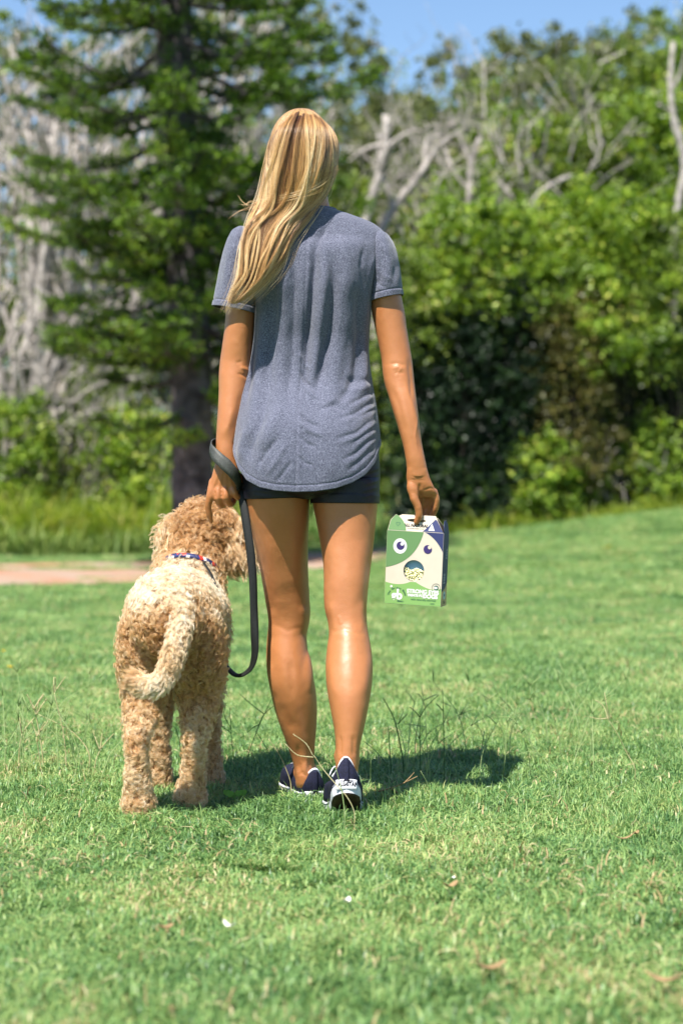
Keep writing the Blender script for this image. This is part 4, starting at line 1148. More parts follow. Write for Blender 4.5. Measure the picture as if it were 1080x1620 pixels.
# printed areas of the front (each lies a fraction of a millimetre proud)
def arc(p0, p1, p2, n=16):
    return [((1-t)**2*p0[0]+2*t*(1-t)*p1[0]+t*t*p2[0], (1-t)**2*p0[1]+2*t*(1-t)*p1[1]+t*t*p2[1]) for t in np.linspace(0, 1, n)]
def front(name, pts, mat, lift=.0007, hole=None, dep=.0001): return badd(name, poly_mesh(name, pts, mat, hole, z=lift, depth=dep), FRm)
e = .0003
front('green_ear_patch', [(-w2+e, BH-e)]+[(-w2+e, .089)]+arc((-w2+e, .089), (.004, .105), (.021, BH-e)), m_green)
front('navy_ear_patch', arc((.024, BH-e), (.053, .168), (w2-e, .133))+[(w2-e, BH-e)], m_navy)
band_top = arc((-w2+e, .053), (-.034, .043), (-.008, .0565), 12)+arc((.006, .0565), (.024, .046), (.040, .042), 8)+arc((.042, .0415), (.058, .039), (w2-e, .044), 8)
band_top = [(x, min(y, .0475 if (x+.008)**2 < .0175**2 else y)) if False else (x, y) for x, y in band_top]
band = [(-w2+e, e)]+[(x, y) for x, y in band_top]+[(w2-e, e)]
front('green_base_band', band, m_lgreen, lift=.0006)
front('eye_white', circle(-.037, .1425, .0172, 40, .0188), m_white, .0011)
def crescent(cx, cy, r, bx, by, br): 
    return circle(cx, cy, r, 40)
front('pupil', circle(-.036, .1435, .0102, 40), m_purple, .0015); front('pupil_glint', circle(-.0320, .1480, .0042, 24), m_white, .0019)
front('pupil', circle(.033, .1385, .0106, 40), m_purple, .0011); front('pupil_glint', circle(.0375, .1435, .0045, 24), m_card, .0015)
def ftext(txt, x, z, size, mat, bold=0, align='CENTER', lift=.0012, sp=1.0, rot=0, M=None):
    me = text_mesh(txt, size, mat, bold, align, .00008, sp)
    return badd('printed_text', me, (M or FRm @ Matrix.Identity(4)) @ Matrix.Translation((x, z, lift)) @ Matrix.Rotation(rot, 4, 'Z'))
ftext('STRONG EYES', .0250, .0335, .0130, m_white, .0007, sp=.97)
ftext('TREATS FOR', .0085, .0235, .0080, m_white, .0006); ftext('DOGS', .0440, .0230, .0135, m_white, .0008)
ftext('with naturally sourced', .027, .0140, .0070, m_dkgreen, 0); ftext('eyes', .050, .0065, .0060, m_dkgreen, 0)
ftext('gb', -.040, .0210, .0290, m_white, .0013); front('logo_leaf', circle(-.038, .0345, .0030, 16), m_white, .0012); front('logo_leaf', circle(-.055, .0425, .0030, 16), m_white, .0012)
ftext('Bakery', -.031, .0075, .0056, m_dkgreen, .0001)
for k, ch in enumerate('The Golden Bone'):
    an = R(172-k*11.6); 
    if ch != ' ': ftext(ch, -.040+.0215*math.cos(an), .0200+.0200*math.sin(an), .0066, m_dkgreen, .0001, rot=an-math.pi/2)
front('seal_ring', circle(.058, .0455, .0108, 32), m_dkgreen, .0011, [circle(.058, .0455, .0100, 32)]); front('seal_disc', circle(.058, .0455, .0060, 24), m_dkgreen, .0011); front('seal_leaf', circle(.0570, .0455, .0044, 20, .0030), m_white, .0015)
LM = lean @ FRm
me = poly_mesh('green_tab_patch', [(-w2+.002, .001)]+[(-w2+.007, hh*.64), (-w2+.018, hh*.96), (-w2+.024, hh*.92)]+arc((-w2+.026, hh*.88), (-.026, .022), (-.0235, .001), 8), m_green, z=.0008, depth=.0001); badd('green_tab_patch', me, lean @ FRm)
me = poly_mesh('navy_tab_patch', arc((.018, .001), (.032, .014), (w2-.0235, hh*.80), 8)+[(w2-.0185, hh*.70), (w2-.0015, .001)], m_navy, z=.0008, depth=.0001); badd('navy_tab_patch', me, lean @ FRm)
ftext('ALL NATURAL', .000, .0145, .0096, m_blackprint, .0005, M=LM, lift=.0008); ftext('NO ADDED PRESERVATIVES', .0, .0068, .0034, m_blackprint, M=LM, lift=.0008)
me = poly_mesh('triangle_mark', [(.032, .004), (.048, .004), (.040, .0215)], m_white, [[(.038, .0075), (.042, .0075), (.040, .0135)]], z=.0011, depth=.0001); badd('triangle_mark', me, lean @ FRm)
hp = [(-.0455+.0052*math.sin(t)**3, .0165+.0045*(1.1*math.cos(t)-.42*math.cos(2*t)-.15*math.cos(3*t)-.08*math.cos(4*t))) for t in np.linspace(0, 2*math.pi, 30)[:-1]]
hq = [(-.0455+(x+.0455)*.78, .0165+(y-.0165)*.78) for x, y in hp]
me = poly_mesh('heart_mark', hp, m_dkgreen, [hq], z=.0011, depth=.0001); badd('heart_mark', me, lean @ FRm)
# side printing
for k in range(8):
    ftext('All natural treats'[:16-k % 3], .0, .0, .0042, m_film_reflection if False else m_white, 0, lift=.0006, align='LEFT', M=SD @ Matrix.Translation((.014+k*.0035, .055 if k < 5 else .115, 0)) @ Matrix.Rotation(R(90), 4, 'Z'))
me = poly_mesh('kraft_corner', [(.001, .001), (BD-.001, .001), (BD-.001, .060)]+arc((BD-.001, .060), (.034, .040), (.001, .036), 8), m_kraft, z=.0007, depth=.0001); badd('side_base_patch', me, SD)
me = poly_mesh('side_logo', circle(BD/2, .026, .010, 24), simple('pale_blue_print', (.45, .62, .62), .6), z=.0010, depth=.0001); badd('side_logo', me, SD)
ftext('gb', BD/2, .027, .010, m_navy, .0003, lift=.0013, M=SD); ftext('75 g', BD/2, .009, .009, m_blackprint, .0003, lift=.0011, M=SD)
# ------------------------------------------------------------------ dog
dog = thing('dog', (-.41, 4.95, 0), 'curly apricot and cream poodle cross standing beside the woman, seen from behind', 'dog')
D = Shape()
def dt(pts, rad, n=20, sub=26, rnd=True): tube(D, pts, rad, n=n, sub=sub, round_end=rnd)
# trunk: rump, loin, rib cage, chest
dt([(-.410, 4.80, .465), (-.410, 4.87, .478), (-.410, 4.98, .470), (-.408, 5.10, .462), (-.405, 5.22, .455), (-.402, 5.31, .450)], [.078, .096, .094, .098, .102, .078], n=28, sub=40)
ellipsoid(D, (-.410, 5.20, .425), (.088, .14, .105)); ellipsoid(D, (-.408, 5.23, .50), (.075, .10, .07))       # deep chest, withers
# neck and head
dt([(-.405, 5.24, .50), (-.390, 5.30, .575), (-.372, 5.34, .640)], [.092, .072, .066], n=24)
ellipsoid(D, (-.362, 5.355, .672), (.072, .082, .066)); ellipsoid(D, (-.360, 5.39, .70), (.055, .05, .045))
dt([(-.352, 5.42, .655), (-.340, 5.475, .640), (-.332, 5.505, .638)], [.044, .036, .028], n=18)      # muzzle turned ahead
dt([(-.425, 5.36, .705), (-.445, 5.365, .665), (-.452, 5.36, .620)], [.016, .026, .020], n=14)      # left ear
dt([(-.300, 5.345, .715), (-.282, 5.34, .665), (-.274, 5.335, .600), (-.276, 5.335, .575)], [.016, .026, .028, .018], n=14)   # right ear
# hind legs: thigh, knee forward, hock back, near-vertical shank, paw
dt([(-.462, 4.845, .455), (-.468, 4.86, .38), (-.476, 4.885, .30), (-.480, 4.85, .235), (-.484, 4.80, .178), (-.484, 4.795, .13), (-.482, 4.80, .07), (-.482, 4.81, .035)], [.052, .058, .042, .028, .022, .020, .025, .030], sub=50)
dt([(-.482, 4.805, .030), (-.484, 4.85, .024)], [.034, .028], sub=8)
dt([(-.352, 4.845, .455), (-.348, 4.87, .38), (-.346, 4.90, .30), (-.348, 4.885, .235), (-.352, 4.865, .178), (-.354, 4.87, .13), (-.362, 4.885, .07), (-.365, 4.89, .035)], [.052, .058, .042, .029, .023, .020, .024, .030], sub=50)
dt([(-.365, 4.885, .030), (-.365, 4.93, .024)], [.034, .028], sub=8)
# front legs
dt([(-.462, 5.21, .42), (-.470, 5.22, .30), (-.472, 5.215, .20), (-.472, 5.22, .10), (-.472, 5.225, .04)], [.045, .034, .027, .025, .028], sub=36)
dt([(-.472, 5.225, .030), (-.472, 5.27, .025)], [.030, .026], sub=8)
dt([(-.345, 5.21, .42), (-.346, 5.22, .30), (-.344, 5.235, .20), (-.341, 5.25, .10), (-.341, 5.255, .04)], [.045, .032, .024, .022, .025], sub=36)
dt([(-.341, 5.255, .030), (-.341, 5.30, .025)], [.030, .026], sub=8)
# tail: hangs from the croup and curls to her left
TAIL = np.array([list(P(*p)) for p in [(288, 940, 4.790), (286, 985, 4.735), (277, 1025, 4.700), (266, 1060, 4.690), (250, 1081, 4.685), (232, 1084, 4.685), (216, 1078, 4.690)]])
tube(D, TAIL, [.026, .020, .017, .015, .013, .011, .008], n=14, sub=40, round_end=True)
dm = remesh(D, .006, 14, .5)
m_dogskin = simple('dog_undercoat', (0.40, 0.235, 0.115), .9, .1, noise=(50, .35), bump=(150, .004))
dm.materials.append(m_dogskin); dm.polygons.foreach_set('use_smooth', np.ones(len(dm.polygons), bool))
link('body', dm, dog)
es = Shape(); ellipsoid(es, (-.329, 5.528, .645), (.016, .010, .012)); link('nose', es.mesh('nose', m_blackprint), dog)
for x in (-.382, -.325):
    es = Shape(); ellipsoid(es, (x, 5.432, .692), (.009, .009, .009)); link('eye', es.mesh('eye', m_blackprint), dog)

m_fur = hair_material('curly_coat', .5, [(0.0, (0.40, 0.17, 0.045)), (0.35, (0.62, 0.34, 0.13)), (0.65, (0.80, 0.57, 0.31)), (1.0, (0.92, 0.82, 0.64))], (-.22, .5), .5)

def coat(name, p, n, length, curl_r, turns, per, seed, spread=.006, npt=12, rad=.00034, tone=None, down=.5, comb=None):
    """locks of curling hair grown from root points p along n; each lock holds `per` hairs that share one helix"""
    rg = np.random.default_rng(seed); k = len(p)
    t = np.linspace(0, 1, npt)
    g = np.array([0, 0, -1.0])*down + rg.normal(0, .35, (k, 3)) + (comb if comb is not None else 0)
    dirn = unit(n*.75 + g*.55)
    # bend over with gravity along the way
    bend = g - n*(g*n).sum(1, keepdims=True)
    L = (length*rg.uniform(.7, 1.25, k))[:, None, None]
    c = p[:, None] + dirn[:, None]*t[None, :, None]*L*(1-.25*t[None, :, None]) + bend[:, None]*(t[None, :, None]**2)*L*.38
    s1 = unit(np.cross(dirn, rg.normal(size=(k, 3)))); s2 = np.cross(dirn, s1)
    ph = rg.uniform(0, 6.28, k)[:, None]+ t[None]*2*np.pi*(turns*rg.uniform(.75, 1.25, k))[:, None]*np.where(rg.random(k) < .5, 1, -1)[:, None]
    cr = (curl_r*rg.uniform(.6, 1.3, k))[:, None]*np.minimum(1, t*3)[None]
    hel = cr[..., None]*(np.cos(ph)[..., None]*s1[:, None]+np.sin(ph)[..., None]*s2[:, None])
    c = c + hel
    i = np.repeat(np.arange(k), per)
    off = rg.normal(0, 1, (k*per, 3))*spread; off -= n[i]*(off*n[i]).sum(1, keepdims=True)
    taper = (1-.72*t)[None, :, None]
    S = c[i] + off[:, None]*taper + rg.normal(0, .0007, (k*per, npt, 3))*t[None, :, None]
    tn = (tone[i] if tone is not None else .5) + np.repeat(rg.normal(0, .10, k), per) + rg.normal(0, .05, k*per)
    return S, rad*np.interp(t, [0, .6, 1], [1, .95, .3]), np.clip(tn, 0, 1)

p, n = sample_surface(dm, 15000, np.random.default_rng(11))
px_ = to_px(p)
# how thick the coat is, its colour over the animal and painted cleft shade
head = smooth01((p[:, 2]-.57)/.05)*(p[:, 1] > 5.22); ear = head*((p[:, 0] < -.425) | (p[:, 0] > -.305))
tailm = np.zeros(len(p)); 
dd = np.min(np.linalg.norm(p[:, None]-hermite(np.arange(7.), TAIL, np.linspace(0, 6, 40))[None], axis=2), axis=1); tailm = (dd < .030) & (p[:, 1] < 4.735)
face_back = n[:, 1] < .45
keep = face_back | (np.random.default_rng(1).random(len(p)) < .45)
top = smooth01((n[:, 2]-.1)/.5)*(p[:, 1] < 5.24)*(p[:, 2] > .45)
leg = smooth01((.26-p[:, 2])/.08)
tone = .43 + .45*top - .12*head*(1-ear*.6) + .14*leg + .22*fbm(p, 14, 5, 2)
cleft_shade = np.exp(-((px_[:, 0]-262)/34)**2)*np.exp(-((px_[:, 1]-1000)/60)**2)*(n[:, 1] < 0)*(1-tailm); tone -= .22*cleft_shade  # shade in the cleft beside the tail is put into the coat tone
tone -= .14*np.exp(-((px_[:, 0]-318)/20)**2)*np.exp(-((px_[:, 1]-990)/70)**2)  # same painted shade on the other side of the tail
paw = smooth01((.07-p[:, 2])/.04)
length = .029 + .004*head + .014*ear - .012*leg - .002*paw + .003*fbm(p, 9, 8, 2) - .004*top
inhand = np.linalg.norm(p-np.array(P(333, 822, 5.2)), axis=1) < .02
m1 = keep & ~tailm & (ear < .5)
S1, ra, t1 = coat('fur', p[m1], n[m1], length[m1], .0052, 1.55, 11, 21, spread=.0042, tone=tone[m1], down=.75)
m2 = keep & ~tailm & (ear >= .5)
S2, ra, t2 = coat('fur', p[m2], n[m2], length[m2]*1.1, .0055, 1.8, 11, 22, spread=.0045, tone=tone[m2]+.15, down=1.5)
# the tail carries longer, straighter hair combed along its curve
rgt = np.random.default_rng(5); kt = 1700; tt_ = rgt.uniform(.0, 6, kt)
cc = hermite(np.arange(7.), TAIL, tt_); nx_ = hermite(np.arange(7.), TAIL, np.minimum(tt_+.15, 6.0)); pv_ = hermite(np.arange(7.), TAIL, tt_-.15); tg = unit(nx_-pv_)
rr_ = rgt.normal(size=(kt, 3)); rr_ -= tg*(rr_*tg).sum(1, keepdims=True); rr_ = unit(rr_)
rt = np.interp(tt_, [0, 2, 6], [.022, .016, .009])
S3, ra3, t3_ = coat('tail', cc+rr_*rt[:, None], rr_, np.interp(tt_, [0, 3, 6], [.019, .025, .026]), .0032, 1.3, 14, 31, spread=.0045, tone=.72+.1*np.sin(tt_*2)-.30*smooth01((tt_-5.1)/.9), down=.15, comb=tg*1.2)
ALL = np.concatenate([S1, S2, S3]); TN = np.concatenate([t1, t2, t3_])
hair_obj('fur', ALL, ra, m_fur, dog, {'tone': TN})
print('fur strands', len(ALL))

# collar: patterned band round the neck with a slider
m_col, nt, b = new_mat('patterned_webbing')
tc = nt.nodes.new('ShaderNodeTexCoord'); vo = nt.nodes.new('ShaderNodeTexVoronoi'); vo.inputs['Scale'].default_value = 120
nt.links.new(tc.outputs['Object'], vo.inputs['Vector']); rp = ramp_node(nt, [(0.0, (0.015, 0.02, 0.09)), (.45, (0.55, 0.04, 0.02)), (.62, (.75, .72, .7)), (.8, (.02, .03, .12))]); rp.color_ramp.interpolation = 'CONSTANT'
sep = nt.nodes.new('ShaderNodeSeparateColor'); nt.links.new(vo.outputs['Color'], sep.inputs[0]); nt.links.new(sep.outputs[0], rp.inputs[0]); nt.links.new(rp.outputs[0], b.inputs['Base Color'])
nc = np.array([-.392, 5.275, .568]); ax = unit(np.array([.12, .40, .72])); e1 = unit(np.cross(ax, [0, 1, 0])); e2 = np.cross(ax, e1)
a_ = np.linspace(0, 2*np.pi, 60, endpoint=False); cv = []
for h_ in (-.006, 0, .006): cv.append(nc + .080*(np.cos(a_)[:, None]*e1*.98+np.sin(a_)[:, None]*e2*1.06)+ax*h_)
link('collar', mod_apply(mesh_np('collar', np.concatenate(cv), grid_faces(3, 60), True, m_col), [('SOLIDIFY', dict(thickness=.003))]), dog)
COLLAR_PT = nc + .0985*e1*(-1 if e1[0] < 0 else 1)

# ------------------------------------------------------------------ leash
m_leash = simple('black_webbing', (0.010, 0.011, 0.010), .6, .4, noise=(300, .4), bump=(700, .0006))
m_leash2 = simple('grey_rubber_webbing', (0.050, 0.052, 0.045), .55, .5, noise=(300, .3), bump=(700, .0005))
leash = thing('leash', P(372, 1071, 5.0), 'black webbing leash wound round her left wrist and drooping in a loop to the dog', 'leash')
def ribbon(name, pts, widths, nrm, mat, th=.0022, n=90):
    """flat strap along pts; nrm = facing direction per point"""
    pts = np.array([list(P(*q)) for q in pts]); k = len(pts); s = np.arange(k, dtype=float); f = np.linspace(0, k-1, n)
    c = hermite(s, pts, f); nn = unit(hermite(s, np.array(nrm, float), f)); w = np.interp(f, s, widths)
    T = unit(np.gradient(c, axis=0)); side = unit(np.cross(T, nn))
    rows = np.stack([c-side*w[:, None]/2, c-side*w[:, None]/6+nn*.0006, c+side*w[:, None]/6+nn*.0006, c+side*w[:, None]/2], 1).reshape(-1, 3)
    me = mesh_np(name, rows, grid_faces(n, 4, wrap=False), True, mat)
    return link(name, mod_apply(me, [('SOLIDIFY', dict(thickness=th, offset=0))]), leash)
V = [0, -1, 0]
ribbon('hanging_strap', [(379, 775, 4.975), (384, 790, 4.965), (390, 830, 4.955), (396, 870, 4.95), (400, 915, 4.95), (401.5, 960, 4.95), (403, 1005, 4.95), (403, 1035, 4.955), (397, 1056, 4.965), (384, 1067, 4.98), (371, 1067, 5.0), (359, 1055, 5.02), (351, 1040, 5.04), (347, 1020, 5.06)],
       [.014, .021, .021, .021, .020, .019, .020, .019, .019, .018, .018, .018, .018, .018], [V, V, [-.2, -1, 0], [-.1, -1, 0], [.2, -1, 0], [.3, -1, 0], [-.2, -1, 0], [-.6, -1, .2], [-.5, -.7, .7], [-.2, -.6, .9], [.4, -.6, .8], [.7, -.6, .4], [.8, -.6, .1], [.8, -.6, 0]], m_leash)
ribbon('dog_end_strap', [(347, 1020, 5.06), (349, 985, 5.10), (348, 950, 5.13), (341, 925, 5.16), (332, 905, 5.18), (322, 890, 5.19)], [.018, .014, .009, .008, .008, .008], [[.8, -.6, 0]]*3+[[.7, -.5, .5]]*3, m_leash)
# wrist loop: a band slung round the wrist and across the back of the hand
ribbon('wrist_loop', [(372, 705, 4.975), (357, 700, 5.0), (338, 700, 4.985), (333.5, 708, 4.95), (343, 722, 4.925), (357, 735, 4.918), (369, 748, 4.925), (377, 762, 4.945), (380, 775, 4.975)],
       [.016, .017, .018, .019, .028, .031, .028, .022, .015], [[.6, .6, .2], [0, 1, .2], [-.9, .3, .2], [-1, -.35, .2], [-.35, -1, .25], [-.05, -1, .25], [.3, -1, .2], [.7, -.8, 0], [.8, -.6, 0]], m_leash2, .0026)
ribbon('wrist_loop', [(373, 712, 4.985), (383, 735, 5.0), (388, 757, 5.005), (384, 774, 4.99)], [.016, .018, .018, .015], [[.9, -.4, 0], [.9, -.4, 0], [.9, -.3, 0], [.8, -.6, 0]], m_leash2, .0026)
ribbon('handle_loop', [(386, 765, 4.985), (376, 771, 4.955), (366, 778, 4.975), (340, 779, 4.99), (325, 777, 4.985)], [.014, .013, .012, .010, .008], [V, V, [0, -.5, .8], [0, -.5, .8], V], m_leash)
# ------------------------------------------------------------------ trees and shrubs
LEAF_STOPS = {
 'bright': [(0.0, (0.060, 0.100, 0.014)), (0.35, (0.155, 0.265, 0.026)), (0.7, (0.32, 0.455, 0.048)), (.92, (0.55, 0.61, 0.09)), (1.0, (0.66, 0.58, 0.16))],
 'mid': [(0.0, (0.045, 0.078, 0.016)), (0.4, (0.135, 0.21, 0.030)), (0.75, (0.28, 0.37, 0.050)), (.93, (0.42, 0.44, 0.10)), (1.0, (0.50, 0.42, 0.20))],
 'olive': [(0.0, (0.060, 0.078, 0.030)), (0.45, (0.12, 0.15, 0.042)), (0.8, (0.23, 0.26, 0.075)), (1.0, (0.42, 0.38, 0.18))],
 'dark': [(0.0, (0.005, 0.013, 0.008)), (0.5, (0.014, 0.036, 0.014)), (.85, (0.040, 0.085, 0.022)), (1.0, (0.13, 0.21, 0.03))],  # near-black leaves: the shade of the hollow is put into this colour
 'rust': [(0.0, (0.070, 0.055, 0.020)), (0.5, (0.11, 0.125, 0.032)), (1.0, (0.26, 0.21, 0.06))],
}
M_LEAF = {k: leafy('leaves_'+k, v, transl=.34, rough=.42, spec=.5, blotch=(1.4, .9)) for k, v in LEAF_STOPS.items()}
m_bark = simple('shade_dark_bark', (0.028, 0.025, 0.020), .9, .2, noise=(7, .45), bump=(25, .02))  # bark darkened so trunks vanish in the hollow; shade is in the colour
m_pale = simple('pale_dead_wood', (0.38, 0.34, 0.31), .85, .2, noise=(9, .5), bump=(30, .02))
m_pinebark = simple('pine_bark', (0.085, 0.075, 0.078), .95, .15, noise=(6, .6), bump=(14, .04))

def leaves(cent, size, rng, up=.35, aspect=.55):
    """diamond leaves, slightly folded, at the given centres"""
    n = len(cent)
    d = unit(rng.normal(size=(n, 3)) + np.array([0, 0, up-.5]))
    nn = unit(np.cross(d, rng.normal(size=(n, 3))))
    nn = np.where((nn[:, 2] < 0)[:, None] & (rng.random(n) < .75)[:, None], -nn, nn)
    s = np.cross(d, nn); L = (size*rng.uniform(.6, 1.35, n))[:, None]
    a = cent-d*L*.5; b = cent+d*L*.5; c = cent+s*L*aspect*.5+nn*L*.08; e = cent-s*L*aspect*.5+nn*L*.08
    V = np.stack([a, c, b, e], 1).reshape(-1, 3)
    q = (np.arange(n)*4)[:, None]+np.array([[0, 1, 2, 3]])
    return V, q, np.repeat(rng.random(n), 4)

def clump_points(centres, radii, per, rng, flat=.75):
    """points through the shells of leaf clumps"""
    i = rng.choice(len(centres), per, p=radii**2/np.sum(radii**2))
    d = unit(rng.normal(size=(per, 3))); r = radii[i]*(rng.random(per)**.45)*rng.uniform(.8, 1.12, per)
    return centres[i] + d*r[:, None]*np.array([1, 1, flat])

def limb(sh, p0, p1, r0, r1, rng, wob=.12, n=7, sides=7):
    t = np.linspace(0, 1, n)[:, None]; L = np.linalg.norm(np.array(p1)-p0)
    p = np.array(p0)*(1-t)+np.array(p1)*t + (rng.normal(0, wob, (n, 3))*L*.35)*np.sin(np.pi*t)
    tube(sh, p, np.linspace(r0, r1, n), n=sides)
    return p

def broad_tree(name, base, H, W, kind, seed, leafsize, nleaf, label, cat, group=None, low=.0, nclump=40, bark=None, depth=None, shape=1.0, trunk_r=.10, lean=0):
    rng = np.random.default_rng(seed); base = np.array(base, float)
    t = thing(name, Vector(base), label, cat, group)
    # clumps fill an uneven egg
    z = rng.uniform(low, 1, nclump); prof = np.sqrt(np.clip(1-((z-.45)/.62)**2, .05, 1))*shape + (1-shape)
    a = rng.uniform(0, 2*np.pi, nclump); rr = rng.uniform(.35, 1, nclump)*prof
    dpt = depth or W
    c = np.stack([base[0]+lean*z+np.cos(a)*rr*W/2, base[1]+np.sin(a)*rr*dpt/2, base[2]+z*H*.93+.05*H], 1)
    c += rng.normal(0, .05, c.shape)*W
    rad = rng.uniform(.05, .155, nclump)*min(W, dpt*1.3)*(1.15-.35*z)*(46/nclump)**.18
    pts = clump_points(c, rad, nleaf, rng)
    # sprigs that break the outline
    k = nleaf//7; j = rng.integers(0, nclump, k//12+1); tips = c[j]+unit(rng.normal(size=(len(j), 3))+[0, 0, .8])*rad[j][:, None]*1.25
    pts = np.concatenate([pts, tips[rng.integers(0, len(j), k)]+rng.normal(0, .06, (k, 3))])
    # loose leaves between the clumps
    k = nleaf//4; zz = rng.uniform(low, 1, k); aa = rng.uniform(0, 2*np.pi, k); pr = (np.sqrt(np.clip(1-((zz-.45)/.62)**2, .05, 1))*shape+(1-shape))*rng.random(k)**.4
    pts = np.concatenate([pts, np.stack([base[0]+lean*zz+np.cos(aa)*pr*W*.55, base[1]+np.sin(aa)*pr*dpt*.55, base[2]+zz*H*.97], 1)+rng.normal(0, .05, (k, 3))])
    pts[:, 2] = np.maximum(pts[:, 2], base[2]+.03)
    V, q, r = leaves(pts, leafsize, rng)
    r = np.clip(r*.8 + .25*(rng.random(nclump)[np.argmin(np.linalg.norm(pts[::1][:, None, :]-c[None], axis=2), axis=1)].repeat(4)-.3), 0, 1)
    link('crown', mesh_np('crown', V, q, False, M_LEAF[kind], {'rnd': ('POINT', r)}), t, kind='stuff')
    sh = Shape(); top = base+np.array([lean*.8, 0, H*.8])
    tr = limb(sh, base-[0, 0, .1], top, trunk_r, trunk_r*.25, rng, .05, 12, 9)
    big = np.argsort(-rad)[:16]
    for b_ in big:
        s = tr[np.clip(int((c[b_, 2]-base[2])/H*11*.6), 1, 10)]
        limb(sh, s, c[b_], trunk_r*.38, .012, rng, .12, 6, 6)
    link('trunk', sh.mesh('trunk', bark or m_bark), t)
    return t

def gz(x, y): return float(ground_z(np.array([x]), np.array([y]))[0])
def at(px, d): x = (px-540)/FPX*d; return (x, d, gz(x, d))

# far row: the wooded skyline (column, distance, height, kind, where)
far = [(-150, 41, 9.4, 'olive', 'beyond the left edge of the frame'), (-40, 43, 9.6, 'mid', 'touching the left edge of the frame'), (60, 42, 8.9, 'olive', 'behind the leftmost pale stems'), (150, 44, 9.6, 'mid', 'seen between the pale stems and the pine'),
       (235, 42, 9.6, 'olive', 'directly left of the pine trunk'), (310, 43, 9.9, 'mid', 'directly behind the pine trunk'), (385, 41, 9.6, 'olive', 'behind the pine, left of the blonde head'), (455, 43, 9.8, 'mid', 'straight above the blonde head'),
       (525, 41, 9.4, 'olive', 'just right of the blonde head'), (585, 43, 8.9, 'mid', 'above the woman\'s right shoulder'), (632, 41, 8.3, 'olive', 'behind the two white forked trunks'), (685, 42, 8.3, 'mid', 'at the dip in the skyline'),
       (730, 42, 9.3, 'olive', 'rounded, right of the dip in the skyline'), (780, 44, 9.3, 'mid', 'behind the hooked grey tree'), (825, 41, 9.5, 'olive', 'with a grey top in the middle of the right half'), (870, 43, 9.4, 'mid', 'left of the long pale limb on the skyline'),
       (915, 41, 9.2, 'olive', 'under the long pale limb on the skyline'), (965, 43, 9.8, 'mid', 'at the tip of the long pale limb'), (1015, 41, 9.6, 'olive', 'left of the curved trunk at the right edge'), (1065, 42, 10.1, 'mid', 'tallest, filling the top right corner'), (1130, 43, 10.2, 'olive', 'just past the right edge of the frame'), (1230, 42, 10.0, 'mid', 'far past the right edge')]
for i, (px, d, top, kd, wh) in enumerate(far):
    b = at(px, d); inv = -60 <= px <= 1140; top *= 1.16 if px < 470 else (1.13 if px < 610 else 1.07)
    broad_tree('bush_tree', b, top-b[2]+.2, 2.4, kd, 100+i, .11, 9500 if inv else 4000, ('grey-olive' if kd == 'olive' else 'green')+' skyline tree '+wh, 'tree', 'trees along the skyline', low=.30, nclump=110, depth=2.4, shape=.6, trunk_r=.06)
# middle row: tangled thicket
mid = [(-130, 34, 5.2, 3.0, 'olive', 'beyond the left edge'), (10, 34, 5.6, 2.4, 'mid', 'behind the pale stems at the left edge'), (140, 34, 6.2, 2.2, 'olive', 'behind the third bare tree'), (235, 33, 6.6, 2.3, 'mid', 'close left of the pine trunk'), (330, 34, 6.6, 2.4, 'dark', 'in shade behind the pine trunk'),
       (430, 33, 7.0, 2.4, 'mid', 'behind the blonde hair'), (530, 33, 7.0, 2.2, 'olive', 'behind the woman\'s head and neck'), (600, 31.5, 5.6, 1.9, 'mid', 'behind the white forked trunks'), (660, 32, 6.7, 2.0, 'olive', 'between the white trunks and the hooked grey tree'),
       (715, 31, 5.6, 1.8, 'bright', 'yellow-tipped, around the hooked grey tree'), (765, 32, 7.1, 2.0, 'mid', 'tall, right of the hooked grey tree'), (815, 31, 6.2, 1.9, 'bright', 'above the rusty shrub, left'), (865, 32, 7.3, 2.0, 'olive', 'under the long pale limb'),
       (915, 31, 6.3, 1.9, 'mid', 'above the rusty shrub, right'), (965, 32, 7.4, 2.0, 'mid', 'tall, a little left of the curved trunk'), (1015, 31, 6.5, 1.9, 'bright', 'yellow-green, left of the curved trunk'), (1065, 32, 7.6, 2.1, 'mid', 'behind the curved trunk at the right edge'), (1130, 31, 7.2, 2.2, 'bright', 'just past the right edge'), (1230, 32, 7.0, 2.6, 'olive', 'far past the right edge')]
for i, (px, d, h, w, kd, wh) in enumerate(mid):
    b = at(px, d)
    broad_tree('thicket_tree', b, h, w*1.1, kd, 200+i, .088, 12500 if -100 < px < 1200 else 3500, {'olive': 'olive', 'mid': 'mid green', 'dark': 'dark green', 'bright': 'bright green'}[kd]+' thicket tree '+wh, 'tree', 'trees of the middle thicket', low=.15, nclump=130, depth=1.8, shape=.55, trunk_r=.05)
